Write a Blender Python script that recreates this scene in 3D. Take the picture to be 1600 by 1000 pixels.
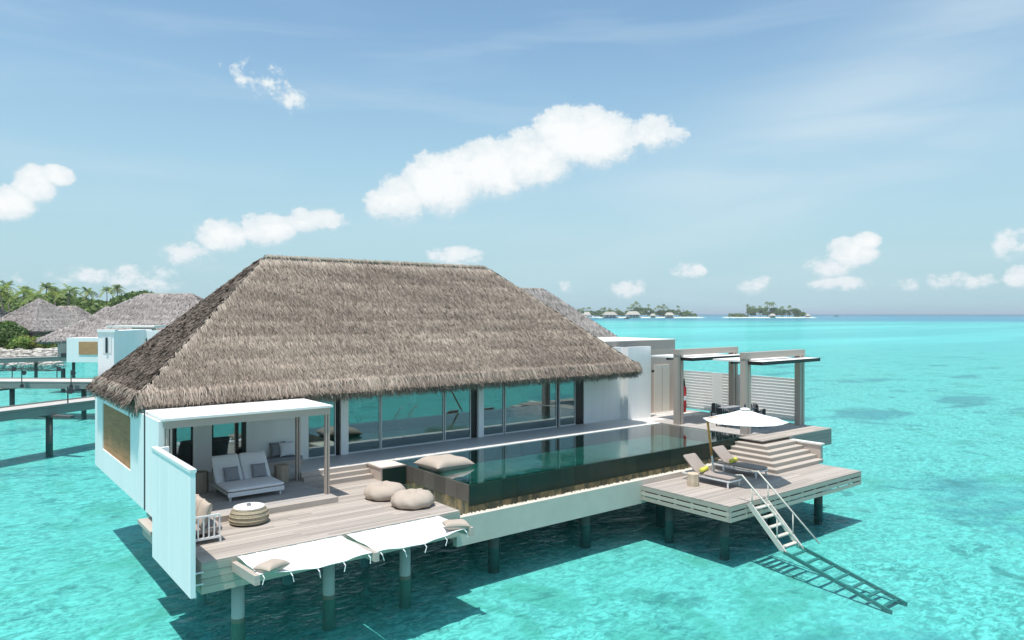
import bpy, math, random
import numpy as np
from mathutils import Vector, Matrix
random.seed(7); RNG = np.random.default_rng(7)
R_ = math.radians
SC = bpy.context.scene
for o in list(bpy.data.objects): bpy.data.objects.remove(o)
C = SC.collection

# ---------------------------------------------------------------- camera
H = 7.0                      # eye height above the lagoon
FPX = 1145.5                 # focal length in pixels of a 1600 px wide picture
ANG = 38.31                  # heading of the lens, degrees from +Y towards +X
F = (math.sin(R_(ANG)), math.cos(R_(ANG))); Rt = (F[1], -F[0])
cam_d = bpy.data.cameras.new('camera'); cam = bpy.data.objects.new('camera', cam_d); C.objects.link(cam)
cam.location = (0, 0, H); cam.rotation_euler = (R_(90), 0, R_(-ANG))
cam_d.sensor_width = 36; cam_d.lens = FPX / 1600 * 36; cam_d.shift_y = -10 / 1600
cam_d.clip_start = 0.1; cam_d.clip_end = 60000
SC.camera = cam
def G(u, v, z=0.0):          # point on the level z that a photo pixel looks at
    d = FPX * (H - z) / (v - 490); l = (u - 800) / FPX * d
    return Vector((F[0]*d + Rt[0]*l, F[1]*d + Rt[1]*l, z))
def D(u, d, z=0.0):          # point at distance d in the direction of picture column u
    l = (u - 800) / FPX * d
    return Vector((F[0]*d + Rt[0]*l, F[1]*d + Rt[1]*l, z))

# ---------------------------------------------------------------- sky, sun, exposure
SUN = Vector((-0.23, -0.09, 0.97)).normalized()
world = bpy.data.worlds.new('World'); SC.world = world; world.use_nodes = True
nt = world.node_tree; nt.nodes.clear()
def N(t, **k):
    n = nt.nodes.new(t)
    for a, b in k.items(): setattr(n, a, b)
    return n
def setin(sock, x):
    if isinstance(x, bpy.types.NodeSocket): nt.links.new(x, sock)
    else: sock.default_value = x
def M(op, a, b=0.0, c=0.0, clamp=False):
    n = N('ShaderNodeMath', operation=op, use_clamp=clamp)
    for i, x in enumerate((a, b, c)): setin(n.inputs[i], x)
    return n.outputs[0]
sky = N('ShaderNodeTexSky', sky_type='NISHITA', sun_disc=False)
sky.sun_elevation = math.asin(SUN.z); sky.sun_rotation = math.atan2(SUN.x, SUN.y)
sky.altitude = 0; sky.air_density = 1.0; sky.dust_density = 1.3; sky.ozone_density = 1.6
tc = N('ShaderNodeTexCoord'); sep = N('ShaderNodeSeparateXYZ'); nt.links.new(tc.outputs['Generated'], sep.inputs[0])
AZ = M('ARCTAN2', sep.outputs[0], sep.outputs[1]); EL = M('ARCSINE', sep.outputs[2])
cmb = N('ShaderNodeCombineXYZ'); setin(cmb.inputs[0], AZ); setin(cmb.inputs[1], M('MULTIPLY', EL, 1.25))
def noise(scale, detail, rough=0.55, vec=None, dist=0.0):
    n = N('ShaderNodeTexNoise'); n.inputs['Scale'].default_value = scale; n.inputs['Detail'].default_value = detail
    n.inputs['Roughness'].default_value = rough; n.inputs['Distortion'].default_value = dist
    nt.links.new(vec or cmb.outputs[0], n.inputs['Vector']); return n.outputs['Fac']
n_big = noise(15, 9, 0.62); n_fine = noise(46, 11, 0.68)
fbm = M('ADD', M('MULTIPLY', M('SUBTRACT', n_big, 0.5), 2.3), M('MULTIPLY', M('SUBTRACT', n_fine, 0.5), 1.7))
def px_dir(u, v):
    return R_(ANG) + math.atan((u-800)/FPX), math.atan((490-v)/math.hypot(FPX, u-800))
BL = [(625,312,62,46,1.3),(690,290,78,58,1.4),(760,268,80,58,1.4),(830,248,80,55,1.4),(880,214,62,56,1.4),(940,218,74,54,1.4),(1010,212,70,34,.95),
      (10,318,60,36,1.2),(55,290,44,34,1.2),(88,276,36,20,1.1),(350,368,52,34,1.2),(300,396,60,24,.65),(415,360,56,30,1.2),(490,346,58,24,.8),
      (402,122,40,30,.10),(460,152,34,24,.14),(712,400,46,18,.58),(1330,396,50,30,1.1),(1296,416,50,22,.8),(1352,378,32,18,1.1),(1310,444,66,17,.58),
      (1582,382,46,32,.7),(1500,439,70,18,.60),(1598,432,36,26,.7),(1180,446,40,20,.45),(1072,424,38,15,.62),(985,453,40,17,.46),(885,447,36,16,.36),
      (180,436,150,26,.50),(1415,445,30,12,.42)]
rr = random.Random(3)
for k in range(24):          # the same kind of clouds all round the horizon
    u = rr.uniform(0, 1)*360
    if abs((u-ANG+180) % 360-180) < 40: continue
    BL.append(('a', R_(u if u < 180 else u-360), R_(rr.uniform(2, 16)), R_(rr.uniform(1.5, 5)), R_(rr.uniform(.7, 2)), rr.uniform(.7, 1.3)))
mask = None; under = None
for b in BL:
    if b[0] == 'a': ca, ce, ra, rb, st = b[1:]
    else:
        ca, ce = px_dir(b[0], b[1]); ra = b[2]/FPX*math.cos(ca-R_(ANG))**2; rb = b[3]/FPX*math.cos(ca-R_(ANG)); st = b[4]
    dx = M('MULTIPLY', M('SUBTRACT', AZ, ca), 1/ra); dy = M('MULTIPLY', M('SUBTRACT', EL, ce), 1/rb)
    d2 = M('MULTIPLY_ADD', dx, dx, M('MULTIPLY', dy, dy))
    m = M('MULTIPLY_ADD', d2, -st, st)
    mask = m if mask is None else M('MAXIMUM', mask, m)
    dy2 = M('ADD', dy, .42); m2 = M('MULTIPLY_ADD', M('MULTIPLY_ADD', dx, dx, M('MULTIPLY', dy2, dy2)), -st, st)
    under = m2 if under is None else M('MAXIMUM', under, m2)
dens = M('ADD', M('MAXIMUM', mask, -1.5), M('MULTIPLY', fbm, 0.95))
ramp = N('ShaderNodeMapRange', interpolation_type='SMOOTHSTEP'); setin(ramp.inputs[0], dens); ramp.inputs[1].default_value = 0.12
soft = M('MULTIPLY', M('SUBTRACT', under, mask), .9, clamp=True); setin(ramp.inputs[2], M('ADD', M('MULTIPLY', soft, 1.1), .58))
alpha = M('MULTIPLY', ramp.outputs[0], 0.97)
# thin high cloud in long slanting veils
mp = N('ShaderNodeMapping'); nt.links.new(cmb.outputs[0], mp.inputs[0]); mp.inputs['Rotation'].default_value = (0, 0, R_(-22)); mp.inputs['Scale'].default_value = (1.1, 6.0, 1)
ci = noise(2.6, 5, 0.5, mp.outputs[0], 0.6)
cir = N('ShaderNodeMapRange', interpolation_type='SMOOTHSTEP'); setin(cir.inputs[0], ci); cir.inputs[1].default_value = 0.44; cir.inputs[2].default_value = 0.80; cir.inputs[4].default_value = 0.8
hz = N('ShaderNodeMapRange', interpolation_type='SMOOTHSTEP'); setin(hz.inputs[0], EL); hz.inputs[1].default_value = -0.02; hz.inputs[2].default_value = 0.42; hz.inputs[3].default_value = 0.9; hz.inputs[4].default_value = 0.12
veil = M('MULTIPLY', cir.outputs[0], .5)
for (vu, vv, sl_, la, lb_, st_) in ((1330, 175, .40, 480, 90, 1.25), (1250, 305, .28, 460, 45, .9), (1500, 60, .42, 400, 70, 1.1), (820, 330, .12, 420, 45, .4)):
    ca, ce = px_dir(vu, vv); X_ = M('SUBTRACT', AZ, ca); Y_ = M('SUBTRACT', EL, ce); cs_, sn_ = math.cos(sl_), math.sin(sl_)
    tt = M('MULTIPLY', M('ADD', M('MULTIPLY', X_, cs_), M('MULTIPLY', Y_, sn_)), FPX/la); nn_ = M('MULTIPLY', M('SUBTRACT', M('MULTIPLY', Y_, cs_), M('MULTIPLY', X_, sn_)), FPX/lb_)
    e_ = M('MULTIPLY', M('EXPONENT', M('MULTIPLY', M('ADD', M('MULTIPLY', tt, tt), M('MULTIPLY', nn_, nn_)), -1.0)), st_)
    veil = M('MAXIMUM', veil, M('MULTIPLY', e_, M('MULTIPLY_ADD', ci, 1.7, -.25)), clamp=True)
def mixc(fac, a, b):
    n = N('ShaderNodeMix', data_type='RGBA'); setin(n.inputs[0], fac); setin(n.inputs[6], a); setin(n.inputs[7], b); return n.outputs[2]
shade = N('ShaderNodeMapRange'); setin(shade.inputs[0], M('SUBTRACT', M('ADD', dens, M('MULTIPLY', n_fine, .6)), M('MULTIPLY', soft, .9))); shade.inputs[1].default_value = 0.4; shade.inputs[2].default_value = 1.6
ccol = mixc(shade.outputs[0], (5.2, 6.0, 6.4, 1), (7.3, 7.4, 7.4, 1))
hs = N('ShaderNodeMix', data_type='RGBA', blend_type='MULTIPLY'); hs.inputs[0].default_value = 1; nt.links.new(sky.outputs[0], hs.inputs[6]); hs.inputs[7].default_value = (1.03, 1.25, 1.26, 1); skyb = hs.outputs[2]
skyc = mixc(M('MULTIPLY', veil, .62), mixc(hz.outputs[0], skyb, (3.4, 5.05, 5.65, 1)), (5.0, 6.0, 6.6, 1))
fin = mixc(alpha, skyc, ccol)
bg = N('ShaderNodeBackground'); bg.inputs['Strength'].default_value = 0.1; nt.links.new(fin, bg.inputs['Color'])
wo = N('ShaderNodeOutputWorld'); nt.links.new(bg.outputs[0], wo.inputs[0])
world.cycles.sampling_method = 'MANUAL'; world.cycles.sample_map_resolution = 512

sl = bpy.data.lights.new('sun', 'SUN'); sl.energy = 3.7; sl.angle = R_(0.53); sl.color = (1, .965, .91)
so = bpy.data.objects.new('sun', sl); C.objects.link(so); so.location = (0, 0, 60); so.rotation_euler = SUN.to_track_quat('Z', 'Y').to_euler()
vs = SC.view_settings; vs.view_transform = 'Standard'; vs.look = 'None'; vs.gamma = 1; vs.exposure = 0.45; vs.use_curve_mapping = False
SC.cycles.max_bounces = 8; SC.cycles.transparent_max_bounces = 16; SC.cycles.caustics_reflective = False; SC.cycles.caustics_refractive = False
SC.cycles.sample_clamp_indirect = 6
try: SC.cycles.use_denoising = True
except Exception: pass

HAZE = 0.00015
# ---------------------------------------------------------------- materials
MATS = {}
def new_mat(name):
    m = bpy.data.materials.new(name); m.use_nodes = True; m.node_tree.nodes.clear(); MATS[name] = m
    t = m.node_tree
    def nn(ty, **k):
        n = t.nodes.new(ty)
        for a, b in k.items():
            if a in n.inputs.keys(): n.inputs[a].default_value = b
            else: setattr(n, a, b)
        return n
    def lk(a, b): t.links.new(a, b)
    return m, nn, lk
def pm(name, col, rough=.6, var=.12, scale=6.0, stretch=(1, 1, 1), bump=.15, bscale=None, rnd=.0, metal=0.0, spec=.4, sub=None, col2=None, attr=False, transl=0.0):
    """principled material: base colour broken up by noise, per-object variation, fine relief"""
    m, nn, lk = new_mat(name)
    tcn = nn('ShaderNodeTexCoord'); mpn = nn('ShaderNodeMapping'); mpn.inputs['Scale'].default_value = stretch
    oi = nn('ShaderNodeObjectInfo')
    addv = nn('ShaderNodeVectorMath', operation='ADD'); sc = nn('ShaderNodeVectorMath', operation='SCALE'); sc.inputs[0].default_value = (37, 53, 17)
    lk(oi.outputs['Random'], sc.inputs['Scale']); lk(tcn.outputs['Object'], addv.inputs[0]); lk(sc.outputs[0], addv.inputs[1]); lk(addv.outputs[0], mpn.inputs[0])
    n1 = nn('ShaderNodeTexNoise', Scale=scale, Detail=6.0, Roughness=.6); lk(mpn.outputs[0], n1.inputs['Vector'])
    n2 = nn('ShaderNodeTexNoise', Scale=scale*.17, Detail=3.0); lk(mpn.outputs[0], n2.inputs['Vector'])
    a1 = nn('ShaderNodeMath', operation='ADD'); lk(n1.outputs[0], a1.inputs[0]); lk(n2.outputs[0], a1.inputs[1])
    a2 = nn('ShaderNodeMath', operation='MULTIPLY_ADD'); lk(a1.outputs[0], a2.inputs[0]); a2.inputs[1].default_value = 2*var; a2.inputs[2].default_value = 1-2*var
    a3 = nn('ShaderNodeMath', operation='MULTIPLY_ADD'); lk(oi.outputs['Random'], a3.inputs[0]); a3.inputs[1].default_value = 2*rnd; a3.inputs[2].default_value = 1-rnd
    a4 = nn('ShaderNodeMath', operation='MULTIPLY'); lk(a2.outputs[0], a4.inputs[0]); lk(a3.outputs[0], a4.inputs[1])
    vm = nn('ShaderNodeVectorMath', operation='SCALE'); lk(a4.outputs[0], vm.inputs['Scale'])
    if attr:
        at = nn('ShaderNodeAttribute', attribute_name='Col'); lk(at.outputs['Color'], vm.inputs[0])
    elif col2:
        mx = nn('ShaderNodeMix', data_type='RGBA'); mx.inputs[6].default_value = (*col, 1); mx.inputs[7].default_value = (*col2, 1)
        r = nn('ShaderNodeMapRange'); lk(n1.outputs[0], r.inputs[0]); r.inputs[1].default_value = .42; r.inputs[2].default_value = .62; lk(r.outputs[0], mx.inputs[0]); lk(mx.outputs[2], vm.inputs[0])
    else: vm.inputs[0].default_value = col
    bs = nn('ShaderNodeBsdfPrincipled', Roughness=rough, Metallic=metal); bs.inputs['Specular IOR Level'].default_value = spec
    lk(vm.outputs[0], bs.inputs['Base Color'])
    if bump:
        bp = nn('ShaderNodeBump', Strength=bump, Distance=.02)
        if bscale:
            n3 = nn('ShaderNodeTexNoise', Scale=bscale, Detail=4.0); lk(mpn.outputs[0], n3.inputs['Vector']); lk(n3.outputs[0], bp.inputs['Height'])
        else: lk(n1.outputs[0], bp.inputs['Height'])
        lk(bp.outputs[0], bs.inputs['Normal'])
    out = nn('ShaderNodeOutputMaterial')
    if transl:
        tr = nn('ShaderNodeBsdfTranslucent'); lk(vm.outputs[0], tr.inputs[0]); ms = nn('ShaderNodeMixShader', Fac=transl); lk(bs.outputs[0], ms.inputs[1]); lk(tr.outputs[0], ms.inputs[2]); lk(ms.outputs[0], out.inputs[0])
    else: lk(bs.outputs[0], out.inputs[0])
    return m
pm('white_wall', (.86, .85, .83), .55, .07, 3, (1, 1, .15), bump=.04)
pm('white_board', (.86, .85, .83), .5, .09, 5, (1, 1, .08), bump=.05)
pm('white_metal', (.78, .77, .75), .35, .04, 8, bump=.02)
pm('ladder_paint', (.58, .54, .48), .5, .12, 6, bump=.05)
pm('roof_panel', (.82, .80, .76), .5, .04, 2, bump=.03)
pm('taupe_paint', (.42, .35, .30), .5, .06, 3, bump=.04)
pm('tan_wall', (.52, .43, .37), .7, .07, 2, bump=.05)
pm('cream_door', (.66, .60, .52), .5, .05, 5, (1, 1, .2), bump=.05)
pm('deck_wood', (.41, .355, .31), .72, .30, 9, (.22, 3, 3), bump=.35, rnd=.17)
pm('deck_grey', (.42, .385, .36), .72, .16, 9, (.22, 3, 3), bump=.3, rnd=.12)
pm('fascia_wood', (.45, .40, .335), .75, .18, 8, (.25, .25, 4), bump=.3, rnd=.10)
pm('step_wood', (.46, .40, .345), .7, .14, 8, (.4, .4, 3), bump=.25, rnd=.06)
pm('stone_terrace', (.68, .65, .62), .5, .07, 3, bump=.06)
pm('coping', (.74, .72, .67), .6, .06, 6, bump=.1)
pm('concrete', (.60, .525, .45), .75, .13, 2.2, bump=.12)
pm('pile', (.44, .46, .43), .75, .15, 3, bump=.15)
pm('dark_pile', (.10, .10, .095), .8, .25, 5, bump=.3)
pm('frame_black', (.015, .015, .015), .35, .1, 5, bump=0)
pm('frame_grey', (.68, .68, .66), .35, .05, 5, bump=0)
pm('tile', (.008, .030, .024), .30, .25, 1.8, bump=.05, rnd=.25, spec=.3, col2=(.015, .030, .020))
pm('tile_stained', (.035, .05, .035), .3, .4, 2.2, (1, 1, .35), bump=.1, rnd=.25, spec=.5, col2=(.20, .155, .075))
pm('tile_dry', (.115, .105, .09), .4, .3, 2.2, (1, 1, .5), bump=.1, rnd=.2, spec=.4)
pm('pool_floor', (.04, .15, .135), .4, .25, 1.5, bump=.1, rnd=.25)
pm('gravel', (.70, .65, .54), .85, .25, 22, bump=.9)
pm('canvas', (.86, .86, .85), .7, .03, 9, bump=.10, transl=.12)
pm('beige_fabric', (.44, .365, .30), .85, .07, 14, bump=.18)
pm('taupe_fabric', (.34, .28, .25), .85, .08, 16, bump=.15)
pm('white_fabric', (.74, .73, .74), .85, .04, 10, bump=.12)
pm('grey_fabric', (.27, .27, .29), .9, .06, 40, bump=.12)
pm('log', (.36, .295, .225), .85, .30, 7, (3, 3, .3), bump=.7)
pm('log_light', (.55, .44, .32), .85, .2, 7, (3, 3, .5), bump=.5)
pm('wicker', (.42, .36, .255), .75, .30, 26, (1, 1, 3), bump=.8)
pm('rattan', (.50, .265, .125), .7, .35, 14, (.6, .6, 5), bump=.6)
pm('bamboo', (.52, .27, .07), .45, .15, 5, (2, 2, .5), bump=.1)
pm('towel', (.72, .66, .10), .9, .08, 30, bump=.25)
pm('dark_metal', (.03, .035, .04), .45, .1, 8, bump=0)
pm('red_plastic', (.55, .03, .03), .4, .08, 6, bump=0)
pm('algae', (.05, .075, .065), .9, .3, 6, bump=.3)
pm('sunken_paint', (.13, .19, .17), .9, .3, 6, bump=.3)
pm('tide', (.17, .19, .145), .9, .35, 5, (1, 1, .4), bump=.4)
pm('interior_wall', (.60, .56, .50), .8, .05, 2, bump=0)
pm('interior_dark', (.10, .085, .07), .6, .1, 4, bump=0)
pm('navy_fabric', (.045, .08, .16), .9, .1, 10, bump=.1)
pm('lamp_shade', (.80, .80, .76), .8, .02, 5, bump=0)
pm('thatch', (.3, .27, .24), .9, .10, 3, bump=0, attr=True, spec=.15)
pm('thatch_base', (.115, .098, .085), .95, .35, 10, bump=.8, spec=.1)
pm('rock', (.50, .46, .41), .9, .25, 3, bump=.5, rnd=.2)
pm('sand', (.68, .62, .52), .95, .1, 2, bump=.1)
pm('leaf', (.07, .13, .035), .55, .25, 1.5, bump=0, attr=True, transl=.25, spec=.3)
pm('trunk', (.24, .20, .16), .9, .25, 6, (1, 1, 4), bump=.5)
pm('boat_hull', (.80, .80, .80), .3, .03, 3, bump=0)
pm('dark_glass', (.02, .03, .035), .1, .1, 3, bump=0, spec=.6)
pm('walkway_wood', (.50, .46, .42), .75, .15, 5, (.3, .3, 3), bump=.2, rnd=.08)
pm('walkway_side', (.22, .235, .22), .8, .2, 3, (.3, .3, 3), bump=.2)

def fresnel_cap(nn, lk, base, top, power, normal=None):
    lw = nn('ShaderNodeLayerWeight', Blend=.5)
    if normal: lk(normal, lw.inputs['Normal'])
    p = nn('ShaderNodeMath', operation='POWER'); lk(lw.outputs['Facing'], p.inputs[0]); p.inputs[1].default_value = power
    r = nn('ShaderNodeMath', operation='MULTIPLY_ADD'); lk(p.outputs[0], r.inputs[0]); r.inputs[1].default_value = top-base; r.inputs[2].default_value = base
    return r.outputs[0]
def water_mat(name, tint, base, top, power, scales, strength, rough, dist):
    m, nn, lk = new_mat(name)
    geo = nn('ShaderNodeNewGeometry'); h = None
    for s, w, st in scales:
        mpn = nn('ShaderNodeMapping'); mpn.inputs['Scale'].default_value = st; mpn.inputs['Rotation'].default_value = (0, 0, R_(-30)); lk(geo.outputs['Position'], mpn.inputs[0])
        n = nn('ShaderNodeTexNoise', Scale=s, Detail=3.0, Roughness=.55, Distortion=.5); lk(mpn.outputs[0], n.inputs['Vector'])
        mm = nn('ShaderNodeMath', operation='MULTIPLY'); lk(n.outputs[0], mm.inputs[0]); mm.inputs[1].default_value = w
        if h is None: h = mm.outputs[0]
        else:
            a = nn('ShaderNodeMath', operation='ADD'); lk(h, a.inputs[0]); lk(mm.outputs[0], a.inputs[1]); h = a.outputs[0]
    bp = nn('ShaderNodeBump', Strength=strength, Distance=dist); lk(h, bp.inputs['Height'])
    tr = nn('ShaderNodeBsdfTransparent'); tr.inputs[0].default_value = (*tint, 1)
    gl = nn('ShaderNodeBsdfGlossy', Roughness=rough); gl.inputs[0].default_value = (.95, .97, 1, 1); lk(bp.outputs[0], gl.inputs['Normal'])
    ms = nn('ShaderNodeMixShader'); lk(fresnel_cap(nn, lk, base, top, power, bp.outputs[0]), ms.inputs[0]); lk(tr.outputs[0], ms.inputs[1]); lk(gl.outputs[0], ms.inputs[2])
    out = nn('ShaderNodeOutputMaterial'); lk(ms.outputs[0], out.inputs[0]); return m
water_mat('sea_water', (.40, .89, .89), .02, .36, 5.0, [(.55, 1.0, (1, 1.6, 1)), (2.2, .45, (1, 1.8, 1)), (7, .16, (1, 1.5, 1))], .8, .06, .12)
water_mat('pool_water', (.50, .86, .80), .05, .85, 2.2, [(1.1, .6, (1, 1, 1)), (4, .12, (1, 1, 1))], .35, .02, .03)
def glass_mat():
    m, nn, lk = new_mat('glass')
    tr = nn('ShaderNodeBsdfTransparent'); tr.inputs[0].default_value = (.72, .84, .84, 1)
    gl = nn('ShaderNodeBsdfGlossy', Roughness=.0); gl.inputs[0].default_value = (.70, .82, .83, 1)
    ms = nn('ShaderNodeMixShader'); lk(fresnel_cap(nn, lk, .24, .95, 3.0), ms.inputs[0]); lk(tr.outputs[0], ms.inputs[1]); lk(gl.outputs[0], ms.inputs[2])
    out = nn('ShaderNodeOutputMaterial'); lk(ms.outputs[0], out.inputs[0])
glass_mat()
def seabed_mat():
    m, nn, lk = new_mat('seabed')
    geo = nn('ShaderNodeNewGeometry')
    def nz(scale, detail, st=(1, 1, 1), dist=0.0, rough=.6):
        mpn = nn('ShaderNodeMapping'); mpn.inputs['Scale'].default_value = st; mpn.inputs['Rotation'].default_value = (0, 0, R_(-38)); lk(geo.outputs['Position'], mpn.inputs[0])
        n = nn('ShaderNodeTexNoise', Scale=scale, Detail=detail, Roughness=rough, Distortion=dist); lk(mpn.outputs[0], n.inputs['Vector']); return n.outputs[0]
    def rng(x, a, b, c=0., d=1.):
        r = nn('ShaderNodeMapRange', interpolation_type='SMOOTHSTEP'); lk(x, r.inputs[0])
        for i, q in enumerate((a, b, c, d)): r.inputs[1+i].default_value = q
        return r.outputs[0]
    def mix(f, a, b):
        n = nn('ShaderNodeMix', data_type='RGBA')
        for s, x in ((n.inputs[0], f), (n.inputs[6], a), (n.inputs[7], b)):
            if isinstance(x, bpy.types.NodeSocket): lk(x, s)
            else: s.default_value = x
        return n.outputs[2]
    def mul(a, b):
        n = nn('ShaderNodeMath', operation='MULTIPLY'); lk(a, n.inputs[0])
        if isinstance(b, bpy.types.NodeSocket): lk(b, n.inputs[1])
        else: n.inputs[1].default_value = b
        return n.outputs[0]
    dist = nn('ShaderNodeVectorMath', operation='LENGTH'); lk(geo.outputs['Position'], dist.inputs[0]); dist = dist.outputs['Value']
    sandc = mix(rng(nz(2.6, 8, (1, 1.7, 1), 1.2, .66), .36, .64), (.30, .33, .30, 1), (.72, .69, .62, 1))            # sand ripples, with caustic light painted into their contrast
    sandc = mix(mul(rng(nz(.16, 4, dist=.5), .40, .60), .38), sandc, (.57, .56, .51, 1))                # smooth sand between the ripples
    sandc = mix(mul(rng(nz(.30, 6, dist=.7), .54, .66), .50), sandc, (.26, .34, .25, 1))               # thin algae film
    sandc = mix(mul(rng(nz(.075, 6, (1, 1.7, 1), .5), .56, .66), .70), sandc, (.20, .24, .27, 1))      # seagrass and dead coral
    sandc = mix(mul(rng(nz(.8, 6, dist=.4), .58, .68), .60), sandc, (.15, .20, .19, 1))                        # small coral rubble
    far = mix(rng(nz(.004, 4, (.6, 3, 1)), .40, .62), (.50, .50, .49, 1), (.66, .64, .60, 1))           # sand banks far out
    c = mix(rng(dist, 90, 260), sandc, far)
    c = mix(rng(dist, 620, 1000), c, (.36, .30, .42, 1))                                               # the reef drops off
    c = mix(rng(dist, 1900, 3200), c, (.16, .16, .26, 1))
    bs = nn('ShaderNodeBsdfPrincipled', Roughness=.95); bs.inputs['Specular IOR Level'].default_value = 0; lk(c, bs.inputs['Base Color'])
    bp = nn('ShaderNodeBump', Strength=.5, Distance=.12); lk(nz(2.4, 4, dist=1.2), bp.inputs['Height']); lk(bp.outputs[0], bs.inputs['Normal'])
    out = nn('ShaderNodeOutputMaterial'); lk(bs.outputs[0], out.inputs[0])
seabed_mat()

# ---------------------------------------------------------------- mesh helpers
LOC = {}
class MB:
    def __init__(s): s.v = []; s.f = []
    def add(s, vs, fs):
        b = len(s.v); s.v += [tuple(p) for p in vs]; s.f += [tuple(b+i for i in f) for f in fs]; return s
    def box(s, x0, y0, z0, x1, y1, z1):
        return s.add([(x0,y0,z0),(x1,y0,z0),(x1,y1,z0),(x0,y1,z0),(x0,y0,z1),(x1,y0,z1),(x1,y1,z1),(x0,y1,z1)],
                     [(3,2,1,0),(4,5,6,7),(0,1,5,4),(1,2,6,5),(2,3,7,6),(3,0,4,7)])
    def bar(s, a, b, w, h, up=(0, 0, 1)):          # square bar from a to b
        a = Vector(a); b = Vector(b); t = (b-a).normalized(); u = Vector(up); sd = t.cross(u)
        if sd.length < 1e-4: sd = t.cross(Vector((1, 0, 0)))
        sd.normalize(); u = sd.cross(t)
        vs = [p + sd*(i*w/2) + u*(j*h/2) for p in (a, b) for i, j in ((-1,-1),(1,-1),(1,1),(-1,1))]
        return s.add(vs, [(3,2,1,0),(4,5,6,7),(0,1,5,4),(1,2,6,5),(2,3,7,6),(3,0,4,7)])
    def tube(s, pts, r, n=10, cap=True):
        pts = [Vector(p) for p in pts]; rs = r if isinstance(r, (list, tuple)) else [r]*len(pts); rings = []
        for i, p in enumerate(pts):
            t = (pts[min(i+1, len(pts)-1)] - pts[max(i-1, 0)]).normalized()
            a = t.cross(Vector((0, 0, 1)) if abs(t.z) < .95 else Vector((1, 0, 0))).normalized(); b = a.cross(t)
            rings.append([p + (a*math.cos(q) + b*math.sin(q))*rs[i] for q in [2*math.pi*k/n for k in range(n)]])
        vs = [p for r_ in rings for p in r_]; fs = []
        for i in range(len(rings)-1):
            for k in range(n): fs.append((i*n+k, i*n+(k+1) % n, (i+1)*n+(k+1) % n, (i+1)*n+k))
        if cap: fs += [tuple(range(n-1, -1, -1)), tuple((len(rings)-1)*n+k for k in range(n))]
        return s.add(vs, fs)
    def lathe(s, prof, n=24, c=(0, 0, 0), fn=None):
        vs = []; fs = []
        for i, (r, z) in enumerate(prof):
            for k in range(n):
                a = 2*math.pi*k/n; rr_, zz = fn(r, z, a) if fn else (r, z)
                vs.append((c[0]+rr_*math.cos(a), c[1]+rr_*math.sin(a), c[2]+zz))
        for i in range(len(prof)-1):
            for k in range(n): fs.append((i*n+k, i*n+(k+1) % n, (i+1)*n+(k+1) % n, (i+1)*n+k))
        fs += [tuple(range(n-1, -1, -1)), tuple((len(prof)-1)*n+k for k in range(n))]
        return s.add(vs, fs)
    def cushion(s, c, sx, sy, sz, rot=None, e=.35, n=20, m=10, wob=.0, seed=0):
        """pillow: superellipsoid, thin at its seams"""
        r = random.Random(seed); vs = []; fs = []; ph = [r.uniform(0, 6.3) for _ in range(4)]
        cp = lambda a, p: math.copysign(abs(math.cos(a))**p, math.cos(a)); sp = lambda a, p: math.copysign(abs(math.sin(a))**p, math.sin(a))
        for i in range(m+1):
            b = -math.pi/2 + math.pi*i/m
            for k in range(n):
                a = 2*math.pi*k/n
                x = cp(b, .55)*cp(a, e); y = cp(b, .55)*sp(a, e); z = sp(b, .8)
                w = 1 + wob*(math.sin(3*a+ph[0])*math.sin(2*b+ph[1]) + .6*math.sin(7*a+ph[2])*math.cos(3*b+ph[3]))
                p = Vector((x*sx/2*w, y*sy/2*w, z*sz/2*w))
                if rot is not None: p = rot @ p
                vs.append(p + Vector(c))
        for i in range(m):
            for k in range(n): fs.append((i*n+k, i*n+(k+1) % n, (i+1)*n+(k+1) % n, (i+1)*n+k))
        return s.add(vs, fs)
    def pillow(s, c, sx, sy, sz, rot=None, n=14, seed=0):
        r = random.Random(seed); ph = [r.uniform(0, 6.3) for _ in range(3)]; vs = []; fs = []; m = n+1
        for sg in (1, -1):
            for j in range(m):
                for i in range(m):
                    x = math.sin(math.pi/2*(2*i/n-1)); y = math.sin(math.pi/2*(2*j/n-1))
                    h = (max(0, (1-x**4)*(1-y**4)))**.55*sz/2*(1+.10*math.sin(5*x+ph[0])*math.sin(4*y+ph[1]))
                    p = Vector((x*sx/2*(1-.09*(1-y*y)*x*x), y*sy/2*(1-.09*(1-x*x)*y*y), sg*(h+.004)))
                    if rot is not None: p = rot @ p
                    vs.append(p+Vector(c))
        for j in range(n):
            for i in range(n):
                a = j*m+i; fs.append((a, a+1, a+m+1, a+m)); b = m*m+a; fs.append((b+m, b+m+1, b+1, b))
        return s.add(vs, fs)
    def build(s, name, mat, parent=None, smooth=False, local=False, kind=None, bevel=0):
        me = bpy.data.meshes.new(name); off = Vector(LOC.get(parent.name, (0, 0, 0))) if parent and not local else Vector((0, 0, 0))
        me.from_pydata([(p[0]-off.x, p[1]-off.y, p[2]-off.z) for p in s.v], [], s.f); me.materials.append(MATS[mat])
        if smooth: me.polygons.foreach_set('use_smooth', [True]*len(me.polygons))
        me.update(); return link(name, me, parent, kind, bevel)
def link(name, me, parent=None, kind=None, bevel=0):
    o = bpy.data.objects.new(name, me); C.objects.link(o)
    if parent: o.parent = parent; LOC[o.name] = LOC.get(parent.name, (0, 0, 0))
    else: LOC[o.name] = (0, 0, 0)
    if kind: o['kind'] = kind
    if bevel:
        b = o.modifiers.new('bevel', 'BEVEL'); b.width = bevel; b.segments = 2; b.limit_method = 'ANGLE'
    return o
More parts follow.
